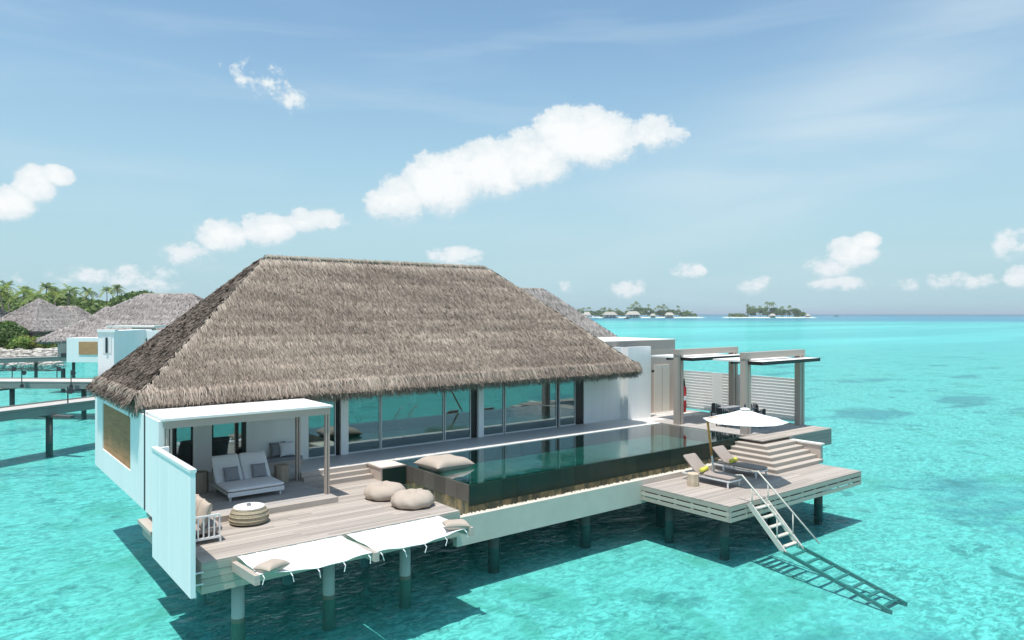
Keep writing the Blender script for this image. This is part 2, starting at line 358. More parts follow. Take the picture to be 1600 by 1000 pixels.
def thing(name, label, cat, loc=(0, 0, 0), rz=0.0, group=None):
    o = bpy.data.objects.new(name, None); C.objects.link(o); o.location = loc; o.rotation_euler = (0, 0, rz); LOC[o.name] = tuple(loc)
    o['label'] = label; o['category'] = cat
    if group: o['group'] = group
    return o
def tag(o, label, cat, group=None):
    o['label'] = label; o['category'] = cat
    if group: o['group'] = group
    return o
def dup(root, loc, rz, label=None, scale=None):
    r = root.copy(); C.objects.link(r); r.location = loc; r.rotation_euler = (0, 0, rz); LOC[r.name] = tuple(loc)
    if scale: r.scale = (scale,)*3
    if label: r['label'] = label
    for ch in list(root.children):
        c = ch.copy(); C.objects.link(c); c.parent = r
        for g in list(ch.children):
            d = g.copy(); C.objects.link(d); d.parent = c
    return r
UNIT = {}
def unit_box(mat):             # one shared unit cube mesh for each material
    if mat not in UNIT:
        b = MB().box(-.5, -.5, -.5, .5, .5, .5); me = bpy.data.meshes.new('piece_'+mat); me.from_pydata(b.v, [], b.f); me.materials.append(MATS[mat]); UNIT[mat] = me
    return UNIT[mat]
def piece(name, mat, parent, c, size, rz=0.0):
    o = bpy.data.objects.new(name, unit_box(mat)); C.objects.link(o); o.parent = parent
    p = LOC[parent.name]; o.location = (c[0]-p[0], c[1]-p[1], c[2]-p[2]); o.scale = size; o.rotation_euler = (0, 0, rz); return o
def planks(parent, x0, x1, y0, y1, ztop, mat, w=.145, gap=.008, th=.035, seed=1, lmin=1.8, lmax=3.6):
    r = random.Random(seed); n = int(round((y1-y0)/w)); w = (y1-y0)/n
    for i in range(n):
        x = x0
        while x < x1-.01:
            L = r.uniform(lmin, lmax)
            if x1-x-L < .8: L = x1-x
            piece('plank', mat, parent, (x+L/2, y0+(i+.5)*w, ztop-th/2-r.uniform(0, .004)), (L-gap*.6, w-gap, th)); x += L

# ---------------------------------------------------------------- levels
ZD, ZP, ZT, ZR = 1.65, 1.80, 2.05, 1.20       # lounge deck, pergola platform, terrace and pool rim, swimming deck
YF = 23.93                                     # line of the glass front

# ---------------------------------------------------------------- sea and seabed
S = 20000
o = MB().add([(-S,-S,0),(S,-S,0),(S,S,0),(-S,S,0)], [(0,1,2,3)]).build('sea', 'sea_water', kind='structure')
o = MB().add([(-S,-S,-.75),(S,-S,-.75),(S,S,-.75),(-S,S,-.75)], [(0,1,2,3)]).build('seabed', 'seabed', kind='structure')

# ---------------------------------------------------------------- thatched roofs
def thatch_mesh(quads, n_per_m2, length, width, seed, pal, rows=.30, lift=.055):
    """blades laid in courses over the slopes; quads: (eave_a, eave_b, ridge_b, ridge_a)"""
    g = np.random.default_rng(seed); V = []; COL = []
    for A, B, Cc, Dd in quads:
        A, B, Cc, Dd = [np.array(p, float) for p in (A, B, Cc, Dd)]
        slope = (Dd+Cc)/2-(A+B)/2; e = (B-A)/np.linalg.norm(B-A); slope = slope-e*np.dot(slope, e); L = np.linalg.norm(slope); up = slope/L; nrm = np.cross(e, up)
        if nrm[2] < 0: nrm = -nrm
        wA = np.linalg.norm(B-A); n = int(n_per_m2*L*wA)
        s = g.random(n); s = (np.floor(s*L/rows)+g.normal(0, .17, n))*rows/L; s = np.clip(s, 0.0, 1.0); t = g.random(n)
        la = np.dot(Dd-A, e)*s; lb = wA+np.dot(Cc-B, e)*s; x = t*wA; keep = (x > la-.05) & (x < lb+.05); s = s[keep]; x = x[keep]; n = len(s)
        root = A+np.outer(x, e)+np.outer(s*L, up)
        ln = length*g.uniform(.6, 1.25, n); lat = g.normal(0, .13, n)
        d = -up+np.outer(lat, e); d /= np.linalg.norm(d, axis=1)[:, None]
        w = width*g.uniform(.55, 1.3, n); sd = np.cross(d, nrm); tip = root+d*ln[:, None]+np.outer(g.uniform(.0, 1, n)**1.6*lift+.012, nrm)
        root = root+np.outer(g.uniform(.0, .02, n), nrm)
        tw = np.outer(g.normal(0, .35, n), nrm)*w[:, None]
        q = np.stack([root-sd*w[:, None]/2, root+sd*w[:, None]/2, tip+sd*w[:, None]*.22+tw, tip-sd*w[:, None]*.22-tw], 1)
        cc = blade_cols(g, n, root, pal); V.append(q.reshape(-1, 3))
        if e[0] < -.5 and False or abs(e[1]) > .5 and nrm[0] < 0: cc[:, :3] *= np.array([.50, .49, .50])     # blades on the left slope are darker
        COL.append(cc)
    return np.concatenate(V), np.concatenate(COL)
def blade_cols(g, n, p, pal):
    k = g.random(n); lo, hi = np.array(pal[0]), np.array(pal[1]); patch = .5+.25*np.sin(p[:, 0]*.9+p[:, 2]*1.7)+.25*np.sin(p[:, 1]*1.3-p[:, 0]*.37)
    k = np.clip(k*.72+patch*.28, 0, 1); c = lo+(hi-lo)*k[:, None]
    row = np.floor(p[:, 2]/.225).astype(int); rt = np.random.default_rng(5).uniform(.80, 1.12, 400); c = c*(rt[row % 400]*(1+.10*np.sin(p[:, 0]*1.9+row*2.1)))[:, None]
    dk = g.random(n) < .09; c[dk] *= .38
    q = np.repeat(np.c_[c, np.ones(n)], 4, 0).reshape(n, 4, 4); q[:, 2:, :3] *= .74; q[:, :2, :3] *= 1.10  # darker tips and lighter roots put the courses' shadow into the colour
    return q.reshape(-1, 4)
def fringe(path, per_m, seed, pal, drop=.52, width=.04, out=.10, depth=.30, zoff=.10):
    """hanging ends of the thatch along the eaves; path: corner points in order, outward to the right-hand side"""
    g = np.random.default_rng(seed); V = []; COL = []
    for a, b in zip(path[:-1], path[1:]):
        a = np.array(a, float); b = np.array(b, float); L = np.linalg.norm(b-a); e = (b-a)/L; o_ = np.array([e[1], -e[0], 0]); n = int(per_m*L)
        x = g.uniform(-.08, L+.08, n); lay = g.random(n)
        root = a+np.outer(x, e)-np.outer(lay*depth, o_); root[:, 2] += zoff-lay*.22+g.normal(0, .03, n)
        ln = drop*g.uniform(.65, 1.2, n); d = np.outer(g.normal(.42, .22, n)*(1-lay*.6), o_)+np.outer(g.normal(0, .18, n), e); d[:, 2] = -1; d /= np.linalg.norm(d, axis=1)[:, None]
        mid = root+np.outer(out*(1-lay)*1.2, o_)*1.0; mid[:, 2] -= .08
        tip = mid+d*ln[:, None]; w = width*g.uniform(.6, 1.3, n)
        yaw = g.normal(0, .5, n); sd = np.outer(np.cos(yaw), e)+np.outer(np.sin(yaw), o_)
        q = np.stack([root-sd*w[:, None]/2, root+sd*w[:, None]/2, mid+sd*w[:, None]/2, mid-sd*w[:, None]/2], 1)
        q2 = np.stack([mid-sd*w[:, None]/2, mid+sd*w[:, None]/2, tip+sd*w[:, None]*.18, tip-sd*w[:, None]*.18], 1)
        V += [q.reshape(-1, 3), q2.reshape(-1, 3)]; cc = blade_cols(g, n, root, pal); COL += [cc, cc]
    return np.concatenate(V), np.concatenate(COL)
def quad_mesh(name, V, COL, mat, parent, kind='stuff'):
    n = len(V)//4; me = bpy.data.meshes.new(name); me.vertices.add(n*4); me.vertices.foreach_set('co', V.astype(np.float32).ravel())
    me.loops.add(n*4); me.loops.foreach_set('vertex_index', np.arange(n*4, dtype=np.int32)); me.polygons.add(n)
    me.polygons.foreach_set('loop_start', np.arange(0, n*4, 4, dtype=np.int32))
    ca = me.color_attributes.new('Col', 'FLOAT_COLOR', 'POINT'); ca.data.foreach_set('color', COL.astype(np.float32).ravel())
    me.materials.append(MATS[mat]); me.update(calc_edges=True); me.validate(); return link(name, me, parent, kind)
PAL = ((.23, .180, .146), (.61, .50, .412)); PAL2 = ((.30, .262, .245), (.56, .50, .47))
def hip_roof(parent, x0, y0, x1, y1, ze, xa, xb, yr, zr, dens, ln, w, seed, pal, fr=0, fdrop=.52, fw=.04, lift=.055):
    """all coordinates local to parent"""
    A, B, Cc, Dd = (x0, y0, ze), (x1, y0, ze), (x1, y1, ze), (x0, y1, ze); P, Q = (xa, yr, zr), (xb, yr, zr)
    m = MB(); dz = Vector((0, 0, -.06)); top = [Vector(p)+dz for p in (A, B, Cc, Dd, P, Q)]; low = [Vector(p)+Vector((0, 0, -.34)) for p in (A, B, Cc, Dd)]
    m.add(top+low, [(0,1,5,4),(1,2,5),(2,3,4,5),(3,0,4),(6,7,1,0),(7,8,2,1),(8,9,3,2),(9,6,0,3),(9,8,7,6)])
    roof = m.build('roof', 'thatch_base', parent, local=True)
    qs = [(A, B, Q, P), (Dd, A, P, P), (B, Cc, Q, Q), (Cc, Dd, P, Q)]
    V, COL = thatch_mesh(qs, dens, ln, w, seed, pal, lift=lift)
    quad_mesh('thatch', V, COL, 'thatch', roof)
    if fr:
        V, COL = fringe([A, B, Cc, Dd, A], fr, seed+1, pal, fdrop, fw); quad_mesh('eave_fringe', V, COL, 'thatch', roof)
    cap = MB().tube([Vector(P)+Vector((-.02, 0, -.085)), Vector(Q)+Vector((.02, 0, -.085))], .07, 8); cap.build('ridge_cap', 'log', roof, local=True)
    return roof

# ---------------------------------------------------------------- the villa
villa = thing('villa', 'large overwater villa with thatched hip roof, white walls and long glass front', 'villa', (4.5, YF, 0))
def L(p): return (p[0]-4.5, p[1]-YF, p[2])
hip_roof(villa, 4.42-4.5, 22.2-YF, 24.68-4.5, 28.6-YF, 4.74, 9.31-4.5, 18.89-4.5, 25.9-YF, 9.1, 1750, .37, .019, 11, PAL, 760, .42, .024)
MB().box(4.62, 22.4, 1.75, 29.9, 29.2, ZT-.002).build('floor_slab', 'stone_terrace', villa)
# long side wall with its woven window
sw = MB(); X0, X1 = 4.46, 4.60
ya, yb, za, zb, wy0, wy1, wz0, wz1 = 20.0, 29.2, 1.72, 4.55, 23.36, 27.76, 2.47, 4.02
sw.box(X0, ya, za, X1, 22.25, 4.28); sw.box(X0, 22.251, za, X1, wy0, zb); sw.box(X0, wy1, za, X1, yb, zb); sw.box(X0, wy0, za, X1, wy1, wz0); sw.box(X0, wy0, wz1, X1, wy1, zb)
side = sw.build('side_wall', 'white_wall', villa)
wk = MB(); n = 46
for i in range(n):
    z = wz0+(i+.5)*(wz1-wz0)/n; k = 22
    pts = [(X0+.045+.012*math.sin(j*math.pi+i*math.pi), wy0+j*(wy1-wy0)/k, z+random.uniform(-.004, .004)) for j in range(k+1)]
    wk.tube(pts, .0155, 5, False)
wk.build('woven_screen', 'rattan', side, kind='stuff')
MB().box(X0+.075, wy0, wz0, X1-.03, wy1, wz1).build('screen_backing', 'interior_dark', side)
MB().box(X0-.02, 21.47, 1.74, X0-.002, 21.56, 4.5).build('wall_joint', 'dark_metal', side)
MB().box(4.62, 29.05, ZT, 24.4, 29.2, 4.7).build('back_wall', 'interior_wall', villa)
MB().box(22.98, YF-.06, ZT, 25.36, YF+.1, 5.42).build('front_wall', 'white_board', villa)
MB().box(25.36, 23.40, ZT, 26.95, 23.56, 5.44).build('front_wall', 'white_board', villa)
MB().box(25.37, 23.561, ZT, 25.5, 24.29, 5.42).build('wall_return', 'white_board', villa)
tw = MB().box(23.2, 24.3, ZT, 29.85, 28.6, 5.66).build('bathroom_block', 'tan_wall', villa)
MB().box(23.16, 24.26, 5.662, 29.89, 28.64, 5.70).build('parapet_cap', 'coping', tw)
dr = MB().box(28.2, 24.25, ZT, 29.36, 24.298, 4.42).build('door', 'cream_door', tw); MB().box(28.77, 24.235, ZT+.05, 28.79, 24.249, 4.35).build('door_seam', 'taupe_paint', dr)
MB().box(29.86, 24.0, ZT, 30.1, 24.6, 5.0).build('wall_pier', 'tan_wall', villa)
MB().tube([(27.02, 23.36, 4.25), (27.02, 23.30, 4.25)], .07, 10).build('wall_lamp', 'dark_metal', villa)
def glass(x0, x1, frame='frame_grey', z1=4.62):
    p = MB().box(x0, YF-.012, ZT+.05, x1, YF+.012, z1).build('glass_pane', 'glass', villa)
    fr = MB().box(x0-.035, YF-.04, ZT, x0-.001, YF+.04, z1).box(x1+.001, YF-.04, ZT, x1+.035, YF+.04, z1).box(x0, YF-.04, ZT, x1, YF+.04, ZT+.049)
    fr.build('pane_frame', frame, p)
for a, b in ((10.05, 11.0), (11.5, 12.74), (12.84, 15.48), (15.60, 16.76), (17.38, 18.41), (18.55, 21.34), (21.56, 22.44)): glass(a, b)
glass(6.92, 7.80, 'frame_black'); glass(5.84, 6.26, 'frame_black')
for a, b in ((11.08, 11.2), (16.82, 17.08), (22.5, 22.97), (5.55, 5.79), (7.85, 7.93)): MB().box(a, YF-.03, ZT, b, YF+.05, 4.62).build('dark_jamb', 'frame_black', villa)
for a, b, y in ((11.18, 11.46, .16), (17.08, 17.34, .16), (9.66, 10.0, .10)): MB().box(a, YF-y, ZT+.01, b, YF-.045, 4.62).build('pillar', 'white_board', villa)
for a, b in ((6.31, 6.87), (7.94, 9.655)): MB().box(a, YF-.05, ZP, b, YF+.06, 4.6).build('front_wall', 'white_wall', villa)
MB().box(4.61, YF-.05, ZP, 5.54, YF+.06, 4.6).build('front_wall', 'white_wall', villa)
MB().box(4.62, 22.6, 4.63, 24.5, 29.0, 4.70).build('ceiling', 'white_wall', villa)
for x in (20.2,): MB().box(x, 26.6, ZT, x+.3, 26.9, 4.6).build('inner_column', 'interior_dark', villa)
for x in (9.4, 16.9): MB().box(x, YF+.4, ZT, x+.12, 29.0, 4.62).build('partition', 'interior_wall', villa)

# terrace and low walls round it
ter = thing('terrace', 'grey stone terrace walkway along the glass front with pale coping', 'terrace', (9.0, 22.2, 0))
MB().box(9.0, 21.95, ZT-.30, 25.9, YF-.06, ZT).build('paving', 'stone_terrace', ter)
MB().box(12.25, 21.84, ZT-.3, 25.85, 21.948, ZT+.006).build('coping_strip', 'coping', ter)
MB().box(8.98, 21.90, ZT-.16, 11.2, 21.948, ZT+.003).build('edge_board', 'step_wood', ter)
MB().box(11.24, 21.0, 1.40, 12.16, 21.94, ZT-.03).build('end_wall', 'tan_wall', ter); MB().box(11.22, 20.98, ZT-.029, 11.30, 21.95, ZT+.012).box(11.301, 20.98, ZT-.029, 12.15, 21.06, ZT+.012).build('end_wall_cap', 'taupe_paint', ter)
MB().box(11.301, 20.97, 1.42, 12.14, 20.995, ZT-.035).build('wall_tile', 'tile', ter)
MB().box(11.302, 21.061, ZT-.028, 12.15, 21.94, ZT+.0).build('gravel_bed', 'gravel', ter, kind='stuff')
st = thing('deck_steps', 'two weathered timber steps rising from lounge deck to terrace', 'steps', (10.1, 21.6, ZD))
MB().box(8.98, 21.50, ZD, 11.22, 21.90, ZD+.133).build('tread', 'step_wood', st); MB().box(8.98, 21.70, ZD+.134, 11.22, 21.899, ZD+.267).build('tread', 'step_wood', st)

# ---------------------------------------------------------------- pool
px0, px1, py0, py1, pzb = 12.20, 25.86, 17.42, 21.83, 1.10
pool = thing('infinity_pool', 'long infinity pool of dark green stone tiles brimming beside the terrace', 'pool', (px0, py0, 0))
t = .22
MB().box(px0+.02, py0+.02, pzb, px0+t, py1, ZT-.03).box(px1-t, py0+.02, pzb, px1-.02, py1, ZT-.03).box(px0+t, py0+.02, pzb, px1-t, py0+t, ZT-.03).box(px0+t, py1-.1, pzb, px1-t, py1, ZT-.03).build('pool_shell', 'tile', pool)
MB().box(px0+t, py0+t, pzb-.4, px1-t, py1-.1, ZT-.52).build('pool_floor', 'pool_floor', pool)
MB().add([(px0+.03,py0+.03,ZT-.012),(px1-.03,py0+.03,ZT-.012),(px1-.03,py1-.002,ZT-.012),(px0+.03,py1-.002,ZT-.012)], [(0,1,2,3)]).build('water_surface', 'pool_water', pool)
n = 23; w = (px1-px0)/n
for i in range(n):
    for z0, z1, mt in ((pzb, 1.42, 'tile_stained'), (1.425, ZT-.022, 'tile')): piece('tile', mt, pool, (px0+(i+.5)*w, py0+random.uniform(0, .006), (z0+z1)/2), (w-.006, .036, z1-z0))
n = 7; w = (py1-py0-.02)/n
for i in range(n):
    for z0, z1, mt in ((pzb, 1.52, 'tile_stained'), (1.525, ZT-.022, 'tile_dry')):
        piece('tile', mt, pool, (px0+random.uniform(0, .006), py0+.02+(i+.5)*w, (z0+z1)/2), (.036, w-.006, z1-z0)); piece('tile', 'tile', pool, (px1, py0+.02+(i+.5)*w, (z0+z1)/2), (.036, w-.006, z1-z0))
n = 22; w = (px1-px0-2*t)/n
for i in range(n):
    for j in range(6): piece('floor_tile', 'pool_floor', pool, (px0+t+(i+.5)*w, py0+t+(j+.5)*.68, ZT-.505), (w-.012, .668, .03))
# basin beam in front of the pool with its gravel gutter
beam = thing('pool_beam', 'pale concrete edge beam carrying the pool above the water', 'beam', (11.3, 16.75, 0))
MB().box(11.30, 16.75, .58, 25.9, 16.93, 1.37).build('face', 'concrete', beam); MB().box(11.30, 16.931, .72, 26.2, 21.9, 1.02).build('basin', 'concrete', beam)
g = MB(); r = random.Random(5)
g.box(11.31, 16.932, 1.02, 25.88, 17.40, 1.17)
for i in range(2600):
    x = r.uniform(11.36, 25.8); y = r.uniform(16.96, 17.36); s = r.uniform(.02, .038); z = 1.16+r.uniform(0, .06)*(1-(y-17.0)*1.2)+(.06 if y > 17.2 else 0)
    g.add([(x-s,y,z),(x,y-s,z),(x+s,y,z),(x,y+s,z),(x,y,z+s*.9),(x,y,z-s)], [(0,1,4),(1,2,4),(2,3,4),(3,0,4),(1,0,5),(2,1,5),(3,2,5),(0,3,5)])
g.build('gutter_gravel', 'gravel', beam, kind='stuff')
for x, y in ((13.2, 17.6), (17.0, 17.6), (20.8, 17.6), (24.6, 17.6), (14.5, 20.6), (19.0, 20.6), (23.5, 20.6), (8, 25), (14, 26), (20, 26), (26, 22)):
    MB().tube([(x, y, -1.2), (x, y, 1.0 if y < 22 else 1.74)], .17, 14).build('support_pile', 'dark_pile', beam, smooth=True)

# ---------------------------------------------------------------- lounge deck with piles
dx0, dx1, dy0 = 4.53, 11.24, 16.50
deck = thing('lounge_deck', 'weathered timber lounge deck with four-board fascia on pale piles', 'deck', (4.53, 16.5, 0))
planks(deck, dx0, dx1, dy0, 19.42, ZD, 'deck_wood', seed=2); planks(deck, 8.99, dx1, 19.42, 21.5, ZD, 'deck_wood', seed=3, lmin=1.2, lmax=2.3)
MB().box(dx0+.05, dy0+.05, ZD-.16, dx1-.05, 21.9, ZD-.045).build('joist_bed', 'fascia_wood', deck)
for i in range(4):
    z1 = ZD-.04-i*.165; piece('fascia_board', 'fascia_wood', deck, ((dx0+dx1)/2, dy0+.012+(i % 2)*.004, z1-.08), (dx1-dx0, .03, .158)); piece('fascia_board', 'fascia_wood', deck, (dx0+.012, 18.2, z1-.08), (.03, 3.3, .158))
for i in range(2): piece('fascia_board', 'fascia_wood', deck, (dx1-.014, 18.6, ZD-.12-i*.165), (.03, 4.1, .158))
MB().box(4.36, 19.95, ZD-.5, 4.6, 21.3, ZD-.2).box(4.26, 19.95, ZD-.199, 4.6, 21.4, ZD-.10).build('side_ledge', 'step_wood', deck)
for u, v in ((373, 972), (516, 936), (640, 908)):
    p = G(u, v, 0); MB().tube([(p.x, 16.95, -1.2), (p.x, 16.95, 1.0)], .145, 18).build('pile', 'pile', deck, smooth=True); MB().tube([(p.x, 16.95, -.9), (p.x, 16.95, .02), (p.x, 16.95, .10)], [.152, .151, .1465], 18, False).build('tide_band', 'tide', deck, smooth=True)
for x in (5.6, 8.0, 10.4): MB().tube([(x, 20.5, -1.2), (x, 20.5, 1.4)], .145, 14).build('pile', 'pile', deck, smooth=True)
MB().box(4.8, 16.8, ZD-.62, 11.0, 17.1, ZD-.17).box(4.8, 20.35, ZD-.62, 11.0, 20.65, ZD-.17).build('bearer', 'fascia_wood', deck)

# white privacy panel beside the deck
ps = thing('privacy_panel', 'tall white boarded privacy panel hung off the side of lounge deck', 'screen', (4.28, 16.2, 1.05))
for i in range(16):
    y = 16.2+i*.2135; MB().box(4.23, y, 1.03, 4.33, y+.2095, 3.66).build('board', 'white_board', ps)
MB().box(4.21, 16.19, 3.662, 4.35, 19.63, 3.73).build('top_rail', 'white_metal', ps); MB().box(4.335, 16.25, 1.0, 4.36, 19.6, 1.1).build('bottom_rail', 'white_metal', ps)
MB().box(4.335, 19.52, 1.7, 4.60, 19.61, 3.70).build('return_panel', 'white_board', ps)
for z in (1.2, 1.45):
    MB().tube([(4.33, 16.45, z), (4.56, 16.45, z)], .018, 8).build('bracket', 'white_metal', ps); MB().tube([(4.33, 18.6, z), (4.56, 18.6, z)], .018, 8).build('bracket', 'white_metal', ps)

# ---------------------------------------------------------------- pergola on its platform
pg = thing('pergola', 'flat white roofed pergola with taupe posts over the daybed platform', 'pergola', (4.6, 19.42, ZP))
planks(pg, 4.62, 8.97, 19.50, 23.87, ZP, 'deck_grey', seed=4, lmin=1.5, lmax=2.9)
MB().box(4.62, 19.5, ZD+.001, 8.97, 23.86, ZP-.04).build('platform_base', 'fascia_wood', pg)
MB().box(4.60, 19.36, ZD+.002, 9.02, 19.495, ZP+.004).build('platform_edge', 'step_wood', pg); MB().box(8.975, 19.5, ZD+.002, 9.02, 21.48, ZP+.003).build('platform_edge', 'step_wood', pg)
MB().box(4.52, 19.78, 4.30, 9.05, 22.30, 4.36).build('roof_panel', 'roof_panel', pg)
MB().box(4.56, 19.84, 4.10, 9.0, 19.96, 4.298).build('front_beam', 'taupe_paint', pg); MB().box(8.86, 19.961, 4.12, 8.99, 22.2, 4.297).build('side_beam', 'taupe_paint', pg)
MB().box(4.62, 19.961, 4.12, 4.74, 22.2, 4.297).build('side_beam', 'taupe_paint', pg)
for x, y in ((8.86, 19.85), (4.62, 19.85), (8.86, 22.0)):
    MB().box(x, y, ZP, x+.05, y+.12, 4.1).box(x+.075, y, ZP, x+.125, y+.12, 4.1).build('post', 'taupe_paint', pg); MB().box(x+.051, y+.03, ZP, x+.074, y+.09, 4.1).build('post_core', 'frame_black', pg)

# ---------------------------------------------------------------- hammock nets over the water
net = thing('hammock_nets', 'two white canvas hammock nets laced between timber beams off the deck front', 'hammock', (7.9, 16.4, ZD))
nb = [(5.22, 15.02), (7.83, 14.80), (10.62, 15.05)]
for x, ye in nb: MB().bar((x, 16.49, ZD-.22), (x, ye, ZD-.12), .11, .20).build('beam', 'step_wood', net)
for (xa, ya_), (xb, yb_), sd in ((nb[0], nb[1], 1), (nb[1], nb[2], 2)):
    r = random.Random(sd); nx, ny = 26, 12; vs = []; fs = []
    for j in range(ny+1):
        for i in range(nx+1):
            s_ = i/nx; q = j/ny; x = xa+.06+(xb-xa-.12)*s_; yf = ya_+(yb_-ya_)*s_+.10; sc = .05*abs(math.sin(s_*math.pi*4)) if j == ny else 0
            sc2 = .04*abs(math.sin(s_*math.pi*5)) if j == 0 else 0
            y = 16.49-sc2*.6+(yf-16.49)*q+sc*1.3
            z = ZD-.03-.02*q-.16*math.sin(math.pi*s_)*math.sin(math.pi*min(1, q*1.0)*.8)+.018*math.sin(9*s_+5*q+sd)*math.sin(7*q)
            vs.append((x, y, z))
    fs = [(j*(nx+1)+i, j*(nx+1)+i+1, (j+1)*(nx+1)+i+1, (j+1)*(nx+1)+i) for j in range(ny) for i in range(nx)]
    cv = MB().add(vs, fs).build('canvas', 'canvas', net, smooth=True); m_ = cv.modifiers.new('s', 'SOLIDIFY'); m_.thickness = .012
    for k in range(5):
        s_ = k/4*.96+.02; x = xa+.1+(xb-xa-.2)*s_; y = ya_+(yb_-ya_)*s_+.06; z = ZD-.07-.16*math.sin(math.pi*s_)*.59
        MB().tube([(x, y+.06, z), (x+.01, y-.02, z-.04), (x+r.uniform(-.05, .05), y-.03, z-.17)], .011, 5).build('tie', 'canvas', net)
    for k in range(8): x = xa+.15+(xb-xa-.3)*k/7; MB().tube([(x, 16.36, ZD-.05), (x, 16.47, ZD-.01)], .010, 5).build('tie', 'canvas', net)
for x, y, rz, lab in ((5.62, 15.30, .5, 'beige cushion on the hammock net beside the deck corner under privacy panel'), (10.38, 15.42, -.4, 'beige cushion on the hammock net next to the concrete pool beam')):
    c = MB().pillow((0, 0, 0), .66, .44, .20, None, seed=2).build('net_cushion', 'beige_fabric', None, smooth=True); c.location = (x, y, ZD+.02); c.rotation_euler = (0, .05, rz); tag(c, lab, 'cushion')

# ---------------------------------------------------------------- deck furniture
def wrinkle(seed):
    r = random.Random(seed); k = [(r.randint(5, 13), r.uniform(0, 6.3), r.uniform(3, 8), r.uniform(.006, .018)) for _ in range(7)]
    def fn(rad, z, a):
        w = sum(amp*math.sin(n*a+ph+zz*z*4) for n, ph, zz, amp in k); return rad*(1+w*.9), z+w*.35*(1 if z > .1 else 0)
    return fn
for i, (x, y, lab) in enumerate(((10.34, 19.04, 'beige bean bag nearer the deck steps'), (10.50, 17.75, 'beige bean bag nearer the hammock net and deck edge'))):
    prof = [(.02, .0), (.44, .0), (.56, .05), (.60, .13), (.585, .22), (.52, .31), (.43, .36), (.34, .39), (.22, .40), (.13, .385), (.07, .35), (.02, .335)]
    b = MB().lathe(prof, 48, fn=wrinkle(i+4)).build('bean_bag', 'beige_fabric', None, smooth=True); b.location = (x, y, ZD); b.rotation_euler = (0, 0, i*1.3); tag(b, lab, 'bean bag')
ot = thing('wicker_table', 'round woven wicker drum table with white top on lounge deck', 'table', (6.36, 19.02-.1, ZD))
MB().lathe([(.40, .03), (.46, .05), (.475, .12), (.465, .22), (.43, .32), (.385, .39), (.36, .40)], 40).build('drum', 'wicker', ot, smooth=True, local=True)
rb = MB()
for z, rr_ in ((.06, .47), (.13, .482), (.22, .474), (.31, .44), (.385, .395)): rb.tube([(rr_*math.cos(a), rr_*math.sin(a), z) for a in [2*math.pi*k/40 for k in range(41)]], .011, 5, False)
for k in range(40):
    a = 2*math.pi*k/40; rb.tube([(q*math.cos(a), q*math.sin(a), z) for q, z in ((.465, .05), (.48, .12), (.47, .22), (.435, .32), (.39, .39))], .006, 4, False)
rb.build('weave', 'wicker', ot, local=True); MB().lathe([(.02, .398), (.375, .398), (.385, .41), (.375, .425), (.02, .427)], 40).build('table_top', 'white_metal', ot, smooth=False, local=True)
for k in range(4): a = k*math.pi/2+.4; MB().tube([(.36*math.cos(a), .36*math.sin(a), 0), (.36*math.cos(a), .36*math.sin(a), .05)], .02, 6).build('foot', 'wicker', ot, local=True)
ash = MB().lathe([(.05, 0), (.055, .03), (.05, .055), (.04, .055), (.035, .02)], 14).build('ashtray', 'grey_fabric'); ash.location = (6.36, 18.94, ZD+.428); tag(ash, 'small grey ashtray on the white top of wicker drum table', 'ashtray')
# outdoor sofa against the privacy panel
sf = thing('outdoor_sofa', 'white slatted outdoor sofa with taupe seat against the privacy panel', 'sofa', (4.66, 17.75, ZD))
sx0, sx1, sy0, sy1 = 4.66, 5.32, 17.75, 19.9
fr = MB().box(sx0, sy0, ZD+.10, sx1, sy0+.04, ZD+.15).box(sx0, sy1-.04, ZD+.10, sx1, sy1, ZD+.15).box(sx0, sy0+.041, ZD+.10, sx0+.04, sy1-.041, ZD+.15).box(sx1-.04, sy0+.041, ZD+.10, sx1, sy1-.041, ZD+.15).build('frame', 'white_metal', sf)
for y in (sy0, sy1-.04):
    MB().box(sx0, y, ZD+.62, sx1-.02, y+.04, ZD+.66).build('arm_rail', 'white_metal', sf)
    for k in range(6): x = sx0+.01+k*(sx1-sx0-.06)/5; MB().box(x, y+.008, ZD+.151, x+.03, y+.032, ZD+.619).build('slat', 'white_metal', sf)
MB().box(sx0-.005, sy0+.041, ZD+.62, sx0+.035, sy1-.041, ZD+.66).build('back_rail', 'white_metal', sf)
for k in range(14): y = sy0+.1+k*.145; MB().box(sx0+.002, y, ZD+.151, sx0+.028, y+.03, ZD+.619).build('slat', 'white_metal', sf)
for x, y in ((sx0, sy0), (sx1-.04, sy0), (sx0, sy1-.04), (sx1-.04, sy1-.04)): MB().box(x, y, ZD, x+.04, y+.04, ZD+.099).build('leg', 'white_metal', sf)
MB().cushion(((sx0+sx1)/2+.05, (sy0+sy1)/2, ZD+.29), .70, 2.06, .28, None, .12, n=28, seed=1).build('seat_cushion', 'taupe_fabric', sf, smooth=True)
for k, lab in enumerate(('taupe upright back pillow on the sofa end beside its slatted arm', 'second back pillow along the sofa from its slatted arm', 'third back pillow along the sofa from its slatted arm', 'last back pillow on the sofa end beside the pergola platform')):
    y = 18.05+k*.5; rot = Matrix.Rotation(R_(-70), 3, 'Y') @ Matrix.Rotation(R_(random.uniform(-6, 6)), 3, 'Z')
    c = MB().pillow((0, 0, 0), .60, .54, .22, rot, seed=k).build('pillow', 'beige_fabric', None, smooth=True); c.location = (5.0, y, ZD+.64); tag(c, lab, 'pillow')
